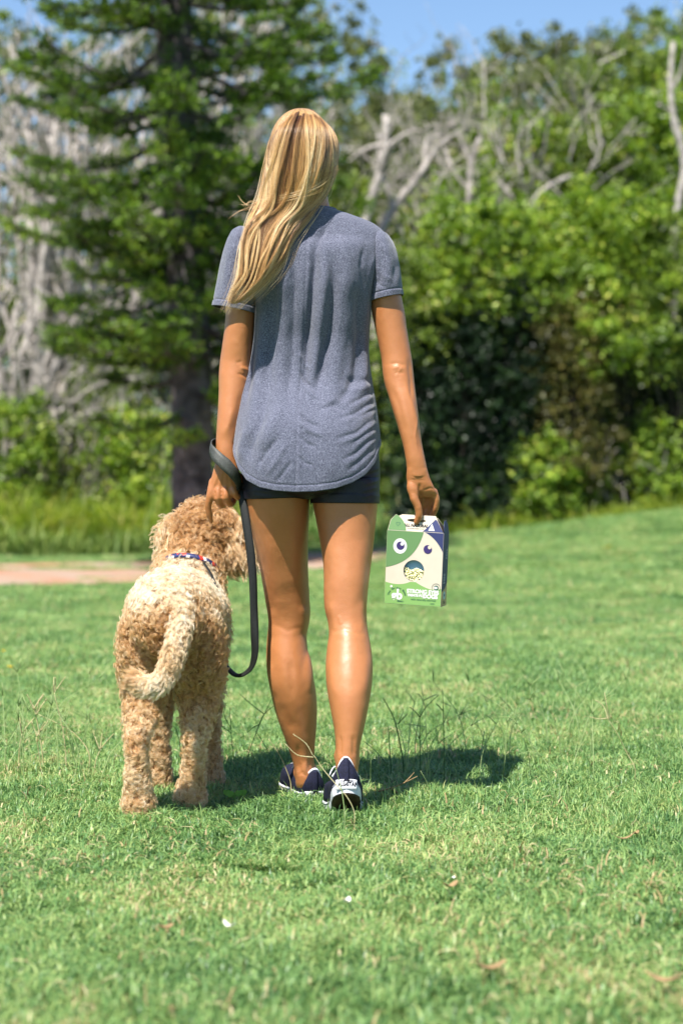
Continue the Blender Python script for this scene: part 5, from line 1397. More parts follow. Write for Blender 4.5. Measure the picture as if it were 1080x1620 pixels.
# front row: individual shrubs
front = [  # px, depth, height, width, kind, leaves, low, label
 (660, 26.3, 3.9, 1.1, 'mid', 5000, .60, 'mid green shrub right beside the woman\'s right sleeve and elbow'),
 (735, 26.2, 4.4, 1.2, 'bright', 5500, .66, 'yellow-green leafy shrub above the dark hollow, nearest the sleeve'),
 (815, 26.4, 4.2, 1.25, 'bright', 5500, .66, 'bright shrub above the dark hollow, between two other bright shrubs'),
 (890, 26.6, 4.4, 1.25, 'bright', 5500, .64, 'leafy shrub with grey twigs above the rusty shrub'),
 (745, 28.0, 3.7, 2.4, 'dark', 12000, .0, 'bush with leaves darkened as shade, filling the hollow behind the treat box'),
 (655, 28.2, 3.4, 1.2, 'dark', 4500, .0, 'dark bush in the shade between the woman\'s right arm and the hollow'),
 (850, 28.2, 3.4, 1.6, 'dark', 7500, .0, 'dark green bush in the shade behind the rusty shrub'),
 (900, 26.3, 3.1, 1.1, 'rust', 8500, .12, 'rusty brown and olive feathery shrub right of the dark hollow'),
 (865, 26.0, 1.15, .8, 'bright', 3600, .0, 'low yellow-green bush at the foot of the rusty shrub'),
 (985, 26.4, 4.3, 1.4, 'bright', 9000, .42, 'tall bright green shrub near the right edge above grey twigs'),
 (1075, 26.2, 3.9, 1.1, 'mid', 6500, .42, 'mid green shrub at the right edge under a dead limb'),
 (1060, 28.5, 2.7, 2.6, 'dark', 8000, .0, 'dark undergrowth bush behind the grey twigs at the right edge'),
 (950, 28.0, 2.3, 1.5, 'dark', 5500, .0, 'dark undergrowth bush left of the low grey dead tree'),
 (965, 26.6, 1.3, .9, 'mid', 2600, .0, 'green scrub under the tall bright shrub at right'),
 (1060, 26.2, 1.2, .8, 'bright', 2600, .0, 'small bright bush at the lawn edge in the right corner'),
 (705, 26.2, .8, .8, 'dark', 2600, .0, 'small leafy bush at the lawn edge just right of the box'),
 (790, 26.5, 1.1, .9, 'dark', 3600, .0, 'small dark green bush at the lawn edge below the dark hollow'),
 (600, 28.0, 2.6, 1.3, 'mid', 4500, .0, 'leafy bush hidden mostly behind the woman\'s waist'),
 (430, 28.0, 2.6, 1.5, 'mid', 4500, .0, 'leafy bush behind the woman\'s left arm and the pine'),
 (215, 26.6, 1.9, 1.0, 'bright', 5200, .0, 'bright green vine-covered bush left of the pine trunk'),
 (120, 27.0, 1.8, 1.3, 'mid', 4200, .0, 'green bush tangled with grey twigs behind the tall weeds'),
 (15, 26.4, 2.1, 1.1, 'bright', 6200, .0, 'glossy green bush at the left edge behind the tall weeds'),
 (700, 27.0, 3.4, 1.0, 'dark', 6500, .0, 'bush with shade-blackened leaves at the left of the dark hollow'),
 (775, 26.9, 3.4, 1.0, 'dark', 6500, .0, 'bush with shade-blackened leaves in the middle of the dark hollow'),
 (838, 27.0, 3.3, 1.0, 'dark', 5500, .0, 'bush with shade-blackened leaves at the right of the dark hollow'),
 (735, 26.2, 3.3, .9, 'dark', 9000, .0, 'leafy screen darkened as shade under the yellow-green shrub nearest the sleeve'),  # sunlit screens; the hollow's darkness comes from their leaf colour
 (808, 26.3, 3.3, .9, 'dark', 9000, .0, 'leafy screen darkened as shade left of the rusty shrub'),
 (668, 26.2, 2.7, .8, 'dark', 7000, .0, 'dark leafy screen beside the woman\'s right forearm'),
 (945, 27.1, 2.2, 1.0, 'mid', 4000, .0, 'green bush with grey twigs right of the rusty shrub'),
 (1030, 27.4, 2.4, 1.0, 'dark', 5500, .0, 'dark bush right behind the low grey dead tree'),
 (170, 27.6, 2.6, 1.2, 'mid', 4500, .1, 'green bush under the long dead limb left of the pine'),
 (65, 28.2, 2.8, 1.2, 'olive', 4500, .1, 'olive bush around the feet of the pale stems'),
 (-140, 27.2, 2.4, 1.8, 'mid', 3000, .0, 'green bush beyond the left edge of the lawn'),
 (1190, 27.0, 3.9, 1.8, 'bright', 4500, .1, 'bright bush beyond the right edge of the lawn'),
]
for i, (px, d, h, w, kd, nl, lw, lab) in enumerate(front):
    b = at(px, d)
    broad_tree('shrub', b, h, w*1.1, kd, 300+i, .066, int(nl*1.6), lab, 'shrub', None, low=lw, nclump=90, depth=min(w, 1.4), shape=.5, trunk_r=.035, bark=m_bark)

# the wood goes on beyond both edges of the frame
rgw = np.random.default_rng(88); cs = []; rs = []
for x0, x1 in ((-26, -7.6), (8.2, 26)):
    k = 560; x = rgw.uniform(x0, x1, k); d = rgw.uniform(29, 44, k); z = rgw.uniform(.03, 1, k)**1.15*(4.2+(d-29)*.36); cs.append(np.stack([x, d, ground_z(x, d)+z], 1)); rs.append(rgw.uniform(.35, .9, k))
cs = np.concatenate(cs); rs = np.concatenate(rs)
V, q, r = leaves(clump_points(cs, rs, 110000, rgw), .17, rgw)
link('distant_woods', mesh_np('distant_woods', V, q, False, M_LEAF['mid'], {'rnd': ('POINT', r)}), kind='stuff', label='bushland continuing to both sides of the lawn')

# ------------------------------------------------------------------ dead and pale-barked trees
def branchy(sh, p, d, r, L, lev, rng, spread=.55, kids=(2, 3), up=.15):
    n = 7; t = np.linspace(0, 1, n)[:, None]
    bend = rng.normal(0, .22, 3); q = p + d*L*t + bend*L*t*t*.5 + rng.normal(0, .018*L, (n, 3))*np.sin(np.pi*t)
    tube(sh, q, np.linspace(r, r*.62, n), n=6)
    if lev == 0: return
    for k in range(rng.integers(kids[0], kids[1]+1)):
        i = rng.integers(3, n); dd = unit(d + rng.normal(0, spread, 3) + [0, 0, up]); branchy(sh, q[i], dd, r*.58, L*rng.uniform(.5, .8), lev-1, rng, spread, kids, up)

def pale_tree(name, px, d, lean, H, r, seed, label, cat='tree', stems=3, group=None, mat=None):
    rng = np.random.default_rng(seed); b = np.array(at(px, d)); t = thing(name, Vector(b), label, cat, group)
    for s in range(stems):
        sh = Shape(); a = rng.normal(0, .13); dirv = unit(np.array([lean+a, rng.normal(0, .12), 1]))
        L = H*rng.uniform(.72, .98); q = limb(sh, b+[rng.normal(0, .12), rng.normal(0, .12), -.1], b+dirv*L, r*rng.uniform(.7, 1), r*.42, rng, .05, 10, 7)
        for k in range(5):
            i = rng.integers(3, 10); dd = unit(dirv+rng.normal(0, .38, 3)); branchy(sh, q[i], dd, r*.45, L*rng.uniform(.2, .42), 2, rng, .4, (1, 2), .3)
        link('stem', sh.mesh('stem', mat or m_pale), t)
    return t
pale_tree('bare_tree', 45, 27.4, -.05, 6.2, .075, 401, 'pale bare many-stemmed tree at the left edge', stems=7)
pale_tree('bare_tree', 95, 28.2, .02, 6.4, .065, 402, 'pale bare tree with forked stems, second from the left edge', stems=7)
pale_tree('bare_tree', 165, 28.8, .03, 5.8, .055, 403, 'thin pale bare tree standing closest left of the pine', stems=7)
pale_tree('bare_tree', 250, 29.5, -.02, 7.0, .05, 406, 'grey bare tree with upright stems directly behind the pine trunk', stems=6)
pale_tree('bare_tree', 345, 30.5, .04, 7.2, .05, 407, 'grey bare tree seen through the right side of the pine', stems=6)
pale_tree('bare_tree', -40, 29.0, .03, 6.2, .06, 404, 'pale bare tree just off the left edge', stems=3)
pale_tree('bare_tree', 440, 30.0, .05, 6.0, .05, 405, 'grey bare tree between the pine and the blonde head', stems=5)

def drawn_tree(name, d, lines, label, mat=None, twig=0, seed=0, cat='tree'):
    """dead tree from limbs given as (points px, start radius, end radius); the first limb is the trunk"""
    rng = np.random.default_rng(seed); first = lines[0][0]
    x0 = (first[0][0]-540)/FPX*d; t = thing(name, (x0, d, gz(x0, d)), label, cat)
    for k, (pts, r0, r1) in enumerate(lines):
        sh = Shape(); dd = np.cumsum(np.concatenate([[0], rng.normal(0, .16, len(pts)-1)])) if k else rng.normal(0, .04, len(pts))
        p = np.array([list(P(x, y, d+(e if k else 0))) for (x, y), e in zip(pts, dd)])
        if k == 0: p[0, 2] = gz(x0, d)-.05
        tube(sh, p, np.linspace(r0, r1, len(pts)), n=8, sub=6*len(pts), round_end=False)
        for _ in range(twig):
            i = rng.integers(1, len(p)); dv = unit(p[i]-p[i-1]+rng.normal(0, .5, 3)*np.linalg.norm(p[i]-p[i-1])); branchy(sh, p[i]-(p[i]-p[i-1])*rng.random(), dv, min(r1*.5, .009), rng.uniform(.3, .8), 2, rng, .6)
        link('trunk' if k == 0 else 'limb', sh.mesh('limb', mat or m_pale), t)
    return t
drawn_tree('dead_tree', 28.3, [([(560, 850), (562, 600), (566, 420), (577, 350), (592, 300), (608, 250), (610, 182)], .085, .05), ([(600, 272), (622, 225), (655, 205)], .05, .02), ([(608, 230), (580, 235), (548, 258)], .045, .015)],
           'white dead forked trunk rising right behind the woman\'s right shoulder', twig=2, seed=11)
drawn_tree('dead_tree', 28.6, [([(596, 850), (594, 600), (592, 440), (604, 362), (630, 318), (660, 282), (674, 258)], .075, .05), ([(668, 268), (700, 225), (740, 200)], .045, .016), ([(672, 262), (676, 222), (692, 208)], .04, .02), ([(622, 330), (602, 260), (598, 210)], .03, .014)],
           'white dead trunk leaning right, second behind the right shoulder', twig=2, seed=12)
drawn_tree('dead_tree', 29.4, [([(745, 850), (742, 600), (738, 430), (736, 372), (742, 300), (748, 240), (760, 218)], .065, .03), ([(736, 345), (715, 315), (688, 300)], .035, .016), ([(740, 300), (720, 275), (704, 235)], .03, .014)],
           'grey dead tree with a hooked top right of the two white trunks', twig=3, seed=13)
drawn_tree('dead_tree', 27.4, [([(655, 850), (652, 640), (650, 520), (668, 478), (700, 440), (740, 410), (795, 380)], .05, .03), ([(705, 438), (690, 462), (690, 500)], .03, .014)],
           'low grey dead limb slanting right beside the woman\'s right sleeve', twig=2, seed=14)
drawn_tree('dead_tree', 28.6, [([(1075, 850), (1068, 600), (1064, 420), (1072, 320), (1082, 262), (1066, 195), (1060, 150), (1064, 66)], .07, .035), ([(1080, 240), (1062, 180), (1040, 165)], .04, .02), ([(1064, 140), (1078, 110), (1082, 84)], .035, .018)],
           'grey dead trunk curving up at the right edge against the trees', twig=1, seed=15)
drawn_tree('dead_tree', 38.0, [([(870, 850), (872, 500), (880, 320), (886, 230), (894, 130), (896, 100)], .06, .035), ([(888, 150), (910, 125), (960, 95), (1018, 70)], .05, .03), ([(896, 140), (925, 148), (960, 120)], .035, .016), ([(870, 330), (845, 300), (822, 290)], .03, .014)],
           'dead tree with a pale limb pointing right below the skyline', twig=3, seed=16)
drawn_tree('dead_tree', 28.2, [([(820, 850), (826, 500), (836, 380), (842, 320), (862, 298), (902, 278)], .045, .028)], 'short pale dead stem above the bright shrub, bent to the right', twig=1, seed=17)
drawn_tree('dead_tree', 26.7, [([(1034, 815), (1032, 770), (1036, 742), (1012, 728), (975, 708), (925, 700), (895, 718)], .036, .012), ([(1034, 765), (1050, 730), (1095, 700)], .022, .012), ([(1030, 742), (1054, 716), (1100, 694)], .02, .012), ([(990, 716), (975, 690), (960, 655)], .015, .006)],
           'low dead tree with spreading grey limbs at the lawn\'s right edge', twig=7, seed=18)
drawn_tree('dead_tree', 26.9, [([(58, 830), (66, 740), (70, 672), (108, 642), (150, 612), (188, 600), (225, 597)], .038, .016), ([(70, 680), (48, 640), (20, 618), (-10, 604)], .028, .012), ([(105, 645), (128, 590), (138, 540)], .02, .008), ([(68, 690), (52, 620), (66, 500), (52, 420)], .03, .016), ([(80, 700), (120, 660), (190, 640)], .02, .01)],
           'dead grey tree with a long limb reaching right towards the pine', twig=6, seed=19)

# grey twigs tangled through the undergrowth
rng = np.random.default_rng(77)
for (px, d, w, hh_, lab) in ((120, 27.0, 2.2, 2.2, 'tangle of grey bare twigs left of the pine trunk'), (1000, 26.6, 1.8, 1.3, 'tangle of thin grey twigs under the shrubs at right'), (770, 30.5, 2.6, 3.6, 'grey bare twigs showing through the thicket in the centre right')):
    b = np.array(at(px, d)); sh = Shape()
    for k in range(60):
        p = b+[rng.uniform(-w/2, w/2), rng.uniform(-.4, .4), rng.uniform(0, .35)*hh_]; branchy(sh, p, unit(rng.normal(0, .5, 3)+[0, 0, 1]), rng.uniform(.009, .018), hh_*rng.uniform(.3, .55), 1, rng, kids=(1, 3))
    o = link('twig_tangle', sh.mesh('twig_tangle', m_pale), kind='stuff', label=lab)

for (px, d, w, z0, z1, lab) in ((735, 28.9, 1.9, 3.0, 5.2, 'grey leafless twigs high in the thicket near the hooked dead tree'), (850, 29.8, 2.2, 3.4, 6.2, 'grey leafless twigs high in the thicket under the long limb'), (650, 29.4, 1.6, 3.4, 5.8, 'fine grey twigs around the white forked trunks'), (60, 26.6, 2.2, .8, 3.4, 'pale dry twigs among the many-stemmed bare trees')):
    b = np.array(at(px, d)); sh = Shape()
    for k in range(46):
        p = b+[rng.uniform(-w/2, w/2), rng.uniform(-.5, .5), rng.uniform(z0, z1)]; branchy(sh, p, unit(rng.normal(0, .6, 3)+[0, 0, .8]), rng.uniform(.008, .016), rng.uniform(.5, 1.1), 1, rng, kids=(1, 3))
    link('twig_tangle', sh.mesh('twig_tangle', m_pale), kind='stuff', label=lab)

# ------------------------------------------------------------------ the big pine
rng = np.random.default_rng(55)
PD = 21.0
pine = thing('pine_tree', (P(306, 0, PD).x, PD, gz(P(306, 0, PD).x, PD)), 'tall dark pine with whorled drooping branches left of the woman', 'tree')
sh = Shape(); tp = np.array([list(P(x, y, PD)) for x, y in [(306, 905), (306, 800), (305, 690), (300, 560), (293, 400), (284, 250), (276, 100), (270, -40), (262, -260), (258, -480)]])
tube(sh, tp, np.array([.30, .225, .215, .21, .205, .20, .19, .18, .14, .08]), n=28, sub=90)
v = np.concatenate(sh.v); nrm = v - np.array([0, 0, 0]); sh.v = [v]
tm = sh.mesh('trunk', m_pinebark); co = get_co(tm); no = get_no(tm)
co += no*((fbm(co*[1, 1, .45], 9, 3, 3)*.022))[:, None]; set_co(tm, co); link('trunk', tm, pine)
m_needle = leafy('pine_needles', [(0.0, (0.020, 0.050, 0.008)), (0.5, (0.088, 0.170, 0.015)), (.85, (0.20, 0.32, 0.030)), (1.0, (0.34, 0.42, 0.07))], transl=.2, rough=.5, blotch=(1.6, .5))
def trunk_at(y): return hermite(np.linspace(0, 9, 10), tp, np.array([np.interp(y, [-480, -260, -40, 100, 250, 400, 560, 690, 800, 905][::1], [9, 8, 7, 6, 5, 4, 3, 2, 1, 0])]))[0]
count = 0
for y0 in (640, 590, 545, 500, 455, 410, 360, 312, 262, 212, 160, 108, 56, 4, -50, -110, -180, -260, -340):
    nb = 5 if y0 > 560 else (9 if y0 > -120 else 5); a0 = rng.uniform(0, 6.28)
    reach = np.interp(y0, [-340, -110, 60, 300, 500, 640], [1.0, 1.6, 1.85, 1.85, 1.35, .9])
    for k in range(nb):
        a = a0+k*2*np.pi/nb+rng.normal(0, .18); L = reach*rng.uniform(.55, 1.2)
        s = trunk_at(y0+rng.normal(0, 18)); dv = np.array([np.cos(a), np.sin(a)*.9, 0])
        t = np.linspace(0, 1, 9)[:, None]
        droop = (-.12 if y0 > 200 else -.02)+rng.normal(0, .14)
        pth = s + dv*L*t + np.array([0, 0, 1.])*(L*(droop*t - .16*np.sin(t*2.4) + .16*t**3)) + rng.normal(0, .02, (9, 3))*t
        br = Shape(); tube(br, pth, np.linspace(.035, .008, 9), n=6)
        C = []; A = []
        ns = int(L*17)
        for j in range(ns):
            f = 1-.72*rng.random()**1.3; i = min(int(f*8), 7); p = pth[i]*(1-(f*8-i))+pth[i+1]*(f*8-i)
            sd = unit(np.cross(dv, [0, 0, 1]))*rng.choice([-1, 1]); sl = unit(dv*.75+sd*rng.uniform(.3, 1.0)+[0, 0, rng.uniform(-.15, .22)]); ll = rng.uniform(.18, .42)*(1.15-.5*f)
            tube(br, np.array([p, p+sl*ll*.5+[0, 0, .0], p+sl*ll+[0, 0, .04*ll]]), [.009, .007, .004], n=4)
            m = 26; u = rng.uniform(.1, 1.05, m)[:, None]; C.append(p+sl*ll*u+rng.normal(0, .022, (m, 3))); A.append(np.repeat(sl[None], m, 0))
        m = 26; C.append(pth[-1]+unit(dv)*rng.uniform(-.1, .1, m)[:, None]+rng.normal(0, .03, (m, 3))); A.append(np.repeat(dv[None], m, 0))
        link('branch', br.mesh('branch', m_pinebark), pine)
        C = np.concatenate(C); A = np.concatenate(A); n = len(C)
        d_ = unit(A*.8+rng.normal(0, .55, (n, 3))+[0, 0, .25]); w_ = unit(np.cross(d_, rng.normal(size=(n, 3)))); Ln = rng.uniform(.045, .10, n)[:, None]
        V = np.stack([C, C+d_*Ln*.5+w_*.011, C+d_*Ln, C+d_*Ln*.5-w_*.011], 1).reshape(-1, 3)
        rr = np.clip(np.repeat(rng.random(n), 4)*.8+rng.uniform(-.1, .3), 0, 1)
        link('needle_spray', mesh_np('needle_spray', V, (np.arange(n)*4)[:, None]+np.array([[0, 1, 2, 3]]), False, m_needle, {'rnd': ('POINT', rr)}), pine, kind='stuff'); count += n
C = []; A = []
for k in range(170):
    y0 = rng.uniform(-100, 620); s = trunk_at(y0); a = rng.uniform(0, 6.28); dv = unit(np.array([np.cos(a), np.sin(a), rng.uniform(-.2, .3)])); L = rng.uniform(.25, .6)
    for j in range(2):
        c = s+dv*L*rng.uniform(.5, 1)+rng.normal(0, .04, 3); m = 26; C.append(c+dv*rng.uniform(-.12, .12, m)[:, None]+rng.normal(0, .025, (m, 3))); A.append(np.repeat(dv[None], m, 0))
C = np.concatenate(C); A = np.concatenate(A); n = len(C); d_ = unit(A*.7+rng.normal(0, .6, (n, 3))); w_ = unit(np.cross(d_, rng.normal(size=(n, 3)))); Ln = rng.uniform(.045, .1, n)[:, None]
V = np.stack([C, C+d_*Ln*.5+w_*.011, C+d_*Ln, C+d_*Ln*.5-w_*.011], 1).reshape(-1, 3)
link('inner_needles', mesh_np('inner_needles', V, (np.arange(n)*4)[:, None]+np.array([[0, 1, 2, 3]]), False, m_needle, {'rnd': ('POINT', np.repeat(rng.random(n)*.6, 4))}), pine, kind='stuff')
print('pine needles', count)

# ------------------------------------------------------------------ tall weeds at the wood's edge
m_weed = leafy('tall_weeds', [(0.0, (0.13, 0.20, 0.025)), (0.5, (0.20, 0.28, 0.038)), (.85, (0.34, 0.40, 0.06)), (1.0, (0.58, 0.54, 0.15))], transl=.45, rough=.5, blotch=(1.5, .5))
m_weed2 = leafy('shorter_weeds', [(0.0, (0.09, 0.15, 0.035)), (0.5, (0.18, 0.27, 0.06)), (1.0, (0.34, 0.40, 0.12))], transl=.3, rough=.5, blotch=(1.5, .7))
def weeds(name, x0, x1, y0, y1, n, h, label, seed, mat):
    rg = np.random.default_rng(seed); V = []; Q = []; T = []; Rn = []; off = 0
    co, q, t3, rn = blades(n, 1, h*.45, h, .026, .55, rg, curl=.9)
    m = 7; bx = rg.uniform(x0, x1, n); by = rg.uniform(y0, y1, n); hs = .85+.35*rg.normal(size=n)*.6+.75*fbm(np.stack([bx, by, bx*0], 1), .9, 6)
    c = co.reshape(n, m, 3); base = c[:, :2].mean(1, keepdims=True)*[1, 1, 0]; c = (c-base)*np.stack([hs, hs, hs], 1)[:, None]
    c += np.stack([bx, by, ground_z(bx, by)], 1)[:, None]
    return link(name, mesh_np(name, c.reshape(-1, 3), [q, t3], True, mat, {'rnd': ('POINT', rn)}), kind='stuff', label=label)
weeds('tall_weeds', -6.5, -1.05, 25.2, 26.4, 13000, .84, 'tall yellow-green weeds and reeds at the edge of the wood', 61, m_weed)
weeds('tall_weeds', -6.5, -1.0, 24.5, 25.6, 7000, .46, 'shorter green grass in front of the tall weeds', 62, m_weed2)
weeds('tall_weeds', -1.0, 1.2, 26.2, 27.4, 3000, .6, 'dim tall grass at the wood edge behind the woman', 63, m_grass)
weeds('tall_weeds', 1.2, 6.5, 25.6, 26.6, 5000, .32, 'ragged grass along the foot of the shrubs at right', 64, m_weed)
# ------------------------------------------------------------------ seed stalks, flowers and litter in the lawn
m_stalk_g = leafy('green_stalk', [(0, (0.03, 0.09, 0.02)), (1, (0.07, 0.16, 0.04))], transl=.15)
m_stalk_y = leafy('straw_stalk', [(0, (0.48, 0.42, 0.20)), (1, (0.66, 0.60, 0.36))], transl=.3)
m_stalk_p = leafy('pale_green_stalk', [(0, (0.26, 0.38, 0.14)), (1, (0.44, 0.52, 0.24))], transl=.3)
def stalk(lines, d, mat, label, r=.0015, group=None):
    """a seed stalk: main stem first, then the fingers of its seed head (picture columns and rows)"""
    x, y = lines[0][0]; rt = P(x, y, d); t = thing('grass_stalk', (rt.x, rt.y, 0), label, 'grass stalk', group)
    rg = np.random.default_rng(int(x*7+y))
    for k, ln in enumerate(lines):
        sh = Shape(); p = np.array([list(P(a, b, d)) for a, b in ln]); p[:, 1] += np.cumsum(rg.normal(0, .006, len(p)))
        if k == 0: p = np.concatenate([[[p[0, 0], p[0, 1], min(0, p[0, 2])]], p]) if p[0, 2] > .004 else p
        tube(sh, p, np.linspace(r*(1.1 if k == 0 else .8), r*.5, len(p)), n=5, sub=len(p)*4)
        if k:
            c = hermite(np.arange(len(p)), p, np.linspace(.3, len(p)-1, 14))
            for q_ in c: ellipsoid(sh, q_+rg.normal(0, .0006, 3), (.0009, .0009, .0016), n=5, m=4)
        me = sh.mesh('stem' if k == 0 else 'seed_finger', mat, attrs={'rnd': ('POINT', rg.random(sh.n))})
        link('stem' if k == 0 else 'seed_finger', me, t)
S_ = stalk
S_([[(619, 1212), (617, 1180), (612, 1140), (600, 1112), (606, 1104)]][:1] if False else [[(638, 1212), (632, 1175), (622, 1135), (606, 1105)]], 5.45, m_stalk_g, 'dark green blade leaning left, leftmost of the stalks right of the legs', .0024)
S_([[(618, 1212), (616, 1185), (614, 1150)]], 5.45, m_stalk_g, 'short dark upright blade beside the leaning dark blade', .002)
S_([[(665, 1240), (664, 1190), (664, 1135)], [(664, 1135), (672, 1122), (694, 1100)], [(664, 1135), (656, 1125), (648, 1118)]], 5.3, m_stalk_g, 'green stalk forked into two fingers right of the walking shoes')
S_([[(680, 1235), (675, 1180), (672, 1118)], [(672, 1118), (668, 1108), (662, 1097)], [(673, 1150), (660, 1147), (641, 1146)]], 5.35, m_stalk_p, 'pale green stalk with bent seed fingers beside the forked one')
S_([[(703, 1235), (702, 1160), (701, 1120), (700, 1090)], [(701, 1125), (694, 1118), (690, 1114)]], 5.3, m_stalk_g, 'tall straight green stalk, rightmost of the group by her shadow')
S_([[(612, 1212), (600, 1195), (575, 1172)]], 5.4, m_stalk_g, 'thin dark blade leaning left just behind the right shoe')
S_([[(870, 1232), (868, 1215), (858, 1200), (845, 1190), (820, 1192)], [(856, 1198), (842, 1180), (818, 1146)], [(818, 1146), (805, 1135), (788, 1133)], [(818, 1146), (800, 1125), (762, 1099)], [(800, 1122), (800, 1100), (801, 1082)]], 5.35, m_stalk_p, 'straw seed stalk bent left with spread fingers near the shadow tip')
S_([[(1003, 1240), (1003, 1215), (990, 1190), (975, 1160), (962, 1140)], [(962, 1140), (952, 1115), (941, 1108)], [(962, 1140), (958, 1115), (955, 1096)], [(960, 1136), (946, 1137), (932, 1134)]], 5.3, m_stalk_y, 'long straw seed stalk leaning left, nearest the right edge')
S_([[(884, 1290), (886, 1260), (883, 1225), (881, 1195)], [(884, 1285), (876, 1255), (862, 1225)]], 4.9, m_stalk_p, 'short yellow-green stalk standing right of the shadow')
S_([[(560, 1285), (548, 1260), (530, 1240), (512, 1220), (496, 1197)], [(496, 1197), (484, 1176), (464, 1161)], [(496, 1197), (470, 1193), (452, 1176)]], 4.62, m_stalk_y, 'pale curled seed stalk crossing in front of the walking shoes')
S_([[(545, 1288), (541, 1255), (531, 1215)]], 4.6, m_stalk_p, 'green blade standing in front of the lifted heel')
S_([[(370, 1215), (366, 1170), (363, 1120)], [(365, 1150), (355, 1130), (358, 1112)], [(366, 1160), (352, 1148), (338, 1138)]], 5.6, m_stalk_g, 'dark forked stalk between the dog and the woman')
S_([[(390, 1212), (405, 1160), (430, 1105)], [(405, 1160), (418, 1130), (440, 1112)], [(418, 1130), (395, 1112), (380, 1098)], [(412, 1145), (402, 1150), (392, 1158)], [(425, 1190), (414, 1172), (404, 1158)]], 5.55, m_stalk_g, 'dark crossing seed stalks left of the woman\'s calves')
S_([[(460, 1240), (452, 1215), (440, 1190), (425, 1168)]], 5.1, m_stalk_y, 'straw blade leaning left beside the planted shoe')
S_([[(287, 1195), (284, 1170), (278, 1150)]], 5.3, m_stalk_g, 'dark blade seen between the dog\'s hind legs')
rg = np.random.default_rng(91)
places = ['by the left edge', 'left of the dog', 'in the pale clump left of the dog', 'near the yellow flower', 'half way between the edge and the dog']
k = 0
for x, y, h, ln in [(66, 1235, 70, -8), (70, 1232, 110, -18), (112, 1208, 60, -40), (140, 1190, 60, -90), (105, 1200, 105, -20), (8, 1240, 60, 4), (30, 1200, 40, 6), (150, 1215, 30, 10)]:
    d = 5.5; fingers = [[(x+ln*.9, y-h), (x+ln*.9+dx, y-h-14), (x+ln*.9+dx*1.8, y-h-24)] for dx in rg.uniform(-12, 12, 3)]
    nm = ['short straw stalk left of the dog', 'tall straw stalk with spread fingers left of the dog', 'slanting straw stalk close to the dog\'s left leg', 'long low straw stalk leaning far left behind the clump', 'high pale stalk in the middle of the left clump',
          'straw stalk standing at the left edge', 'short stalk just right of the left edge', 'small stub of straw nearest the dog\'s left leg'][k]; k += 1
    S_([[(x, y), (x+ln*.2, y-h*.4), (x+ln*.9, y-h)]]+fingers, d, m_stalk_y if k % 3 else m_stalk_p, nm, .0021)
# scattered thin stalks too many to name
sh = Shape()
for _ in range(60):
    Y = rg.uniform(5.2, 6.3); X = (rg.choice([rg.uniform(-20, 165), rg.uniform(640, 1060)])-540)/FPX*Y; h = rg.uniform(.10, .24); a = rg.normal(0, .35, 2); z = 0
    top = np.array([X+a[0]*h, Y+a[1]*h, z+h]); tube(sh, np.array([[X, Y, z], [X+a[0]*h*.25, Y+a[1]*h*.3, z+h*.55], top]), [.0013, .0012, .0007], n=4, sub=6)
    for q in range(rg.integers(1, 4)):
        dv = unit(np.array([a[0]+rg.normal(0, .6), rg.normal(0, .4), .8])); tube(sh, np.array([top, top+dv*.022, top+dv*.045+[0, 0, -.003]]), [.0012, .0011, .0006], n=4)
for _ in range(520):
    Y = rg.uniform(3.2, 12)**1.0; X = rg.uniform(-1, 1)*(Y*.17+.5); h = rg.uniform(.05, .13) if Y > 5.2 else rg.uniform(.035, .07); a = rg.normal(0, .5, 2)
    if abs(X+.2) < .45 and Y < 5.1 and Y > 4.2: continue
    z = gz(X, Y); p = np.array([[X, Y, z], [X+a[0]*h*.3, Y+a[1]*h*.3, z+h*.5], [X+a[0]*h, Y+a[1]*h, z+h]]); tube(sh, p, [.0013, .0011, .0005], n=4, sub=5)
link('fine_stalks', sh.mesh('fine_stalks', m_stalk_p, attrs={'rnd': ('POINT', rg.random(sh.n))}), kind='stuff', label='fine pale seed stalks scattered through the lawn')
# fallen dry leaves and straw litter
def dry_leaf(px, py, L, wid, az, mat, label, cat='leaf', z=.030, name='dry_leaf', curl=1.0):
    d = CAM_H*FPX/(py-HOR)*(1-z/CAM_H); c = np.array([(px-540)/FPX*d, d, z]); sh = Shape(); n = 9; t = np.linspace(-1, 1, n)
    w = wid*np.sqrt(np.clip(1-t*t, 0, 1))*.5+.0003; ax = np.array([math.cos(az), math.sin(az), .0]); sd = np.array([-math.sin(az), math.cos(az), 0])
    rows = []
    for s_ in (-1, -.4, .4, 1): rows.append(c+ax*t[:, None]*L/2+sd*(w*s_)[:, None]+np.array([0, 0, 1])*(abs(s_)*w*.5+(t**2)*L*curl*.3)[:, None])
    me = mesh_np(name, np.concatenate(rows), grid_faces(4, n, wrap=False), True, mat, {'rnd': ('POINT', np.random.default_rng(int(px)).random(4*n))})
    return link(name, mod_apply(me, [('SOLIDIFY', dict(thickness=.0004))]), label=label, cat=cat)
m_deadleaf = simple('dead_leaf', (0.30, 0.20, 0.10), .8, .2, noise=(120, .4)); m_whiteleaf = simple('bleached_leaf', (0.70, 0.68, 0.58), .7, .3)
dry_leaf(549, 1428, .030, .010, 1.3, m_whiteleaf, 'small white petal lying upright in the near grass below the shoes', z=.026)
dry_leaf(363, 1467, .036, .010, -.9, m_whiteleaf, 'pale cream leaf in the blurred near grass, left of centre', z=.026)
dry_leaf(716, 1390, .014, .006, 1.2, m_whiteleaf, 'tiny white leaf beside the brown leaf at right of centre', z=.026)
dry_leaf(712, 1404, .040, .014, .8, m_deadleaf, 'curled brown leaf in the near grass right of centre', z=.026)
dry_leaf(985, 1328, .050, .012, .1, m_deadleaf, 'brown curled leaf lying in the grass towards the right edge', z=.026)
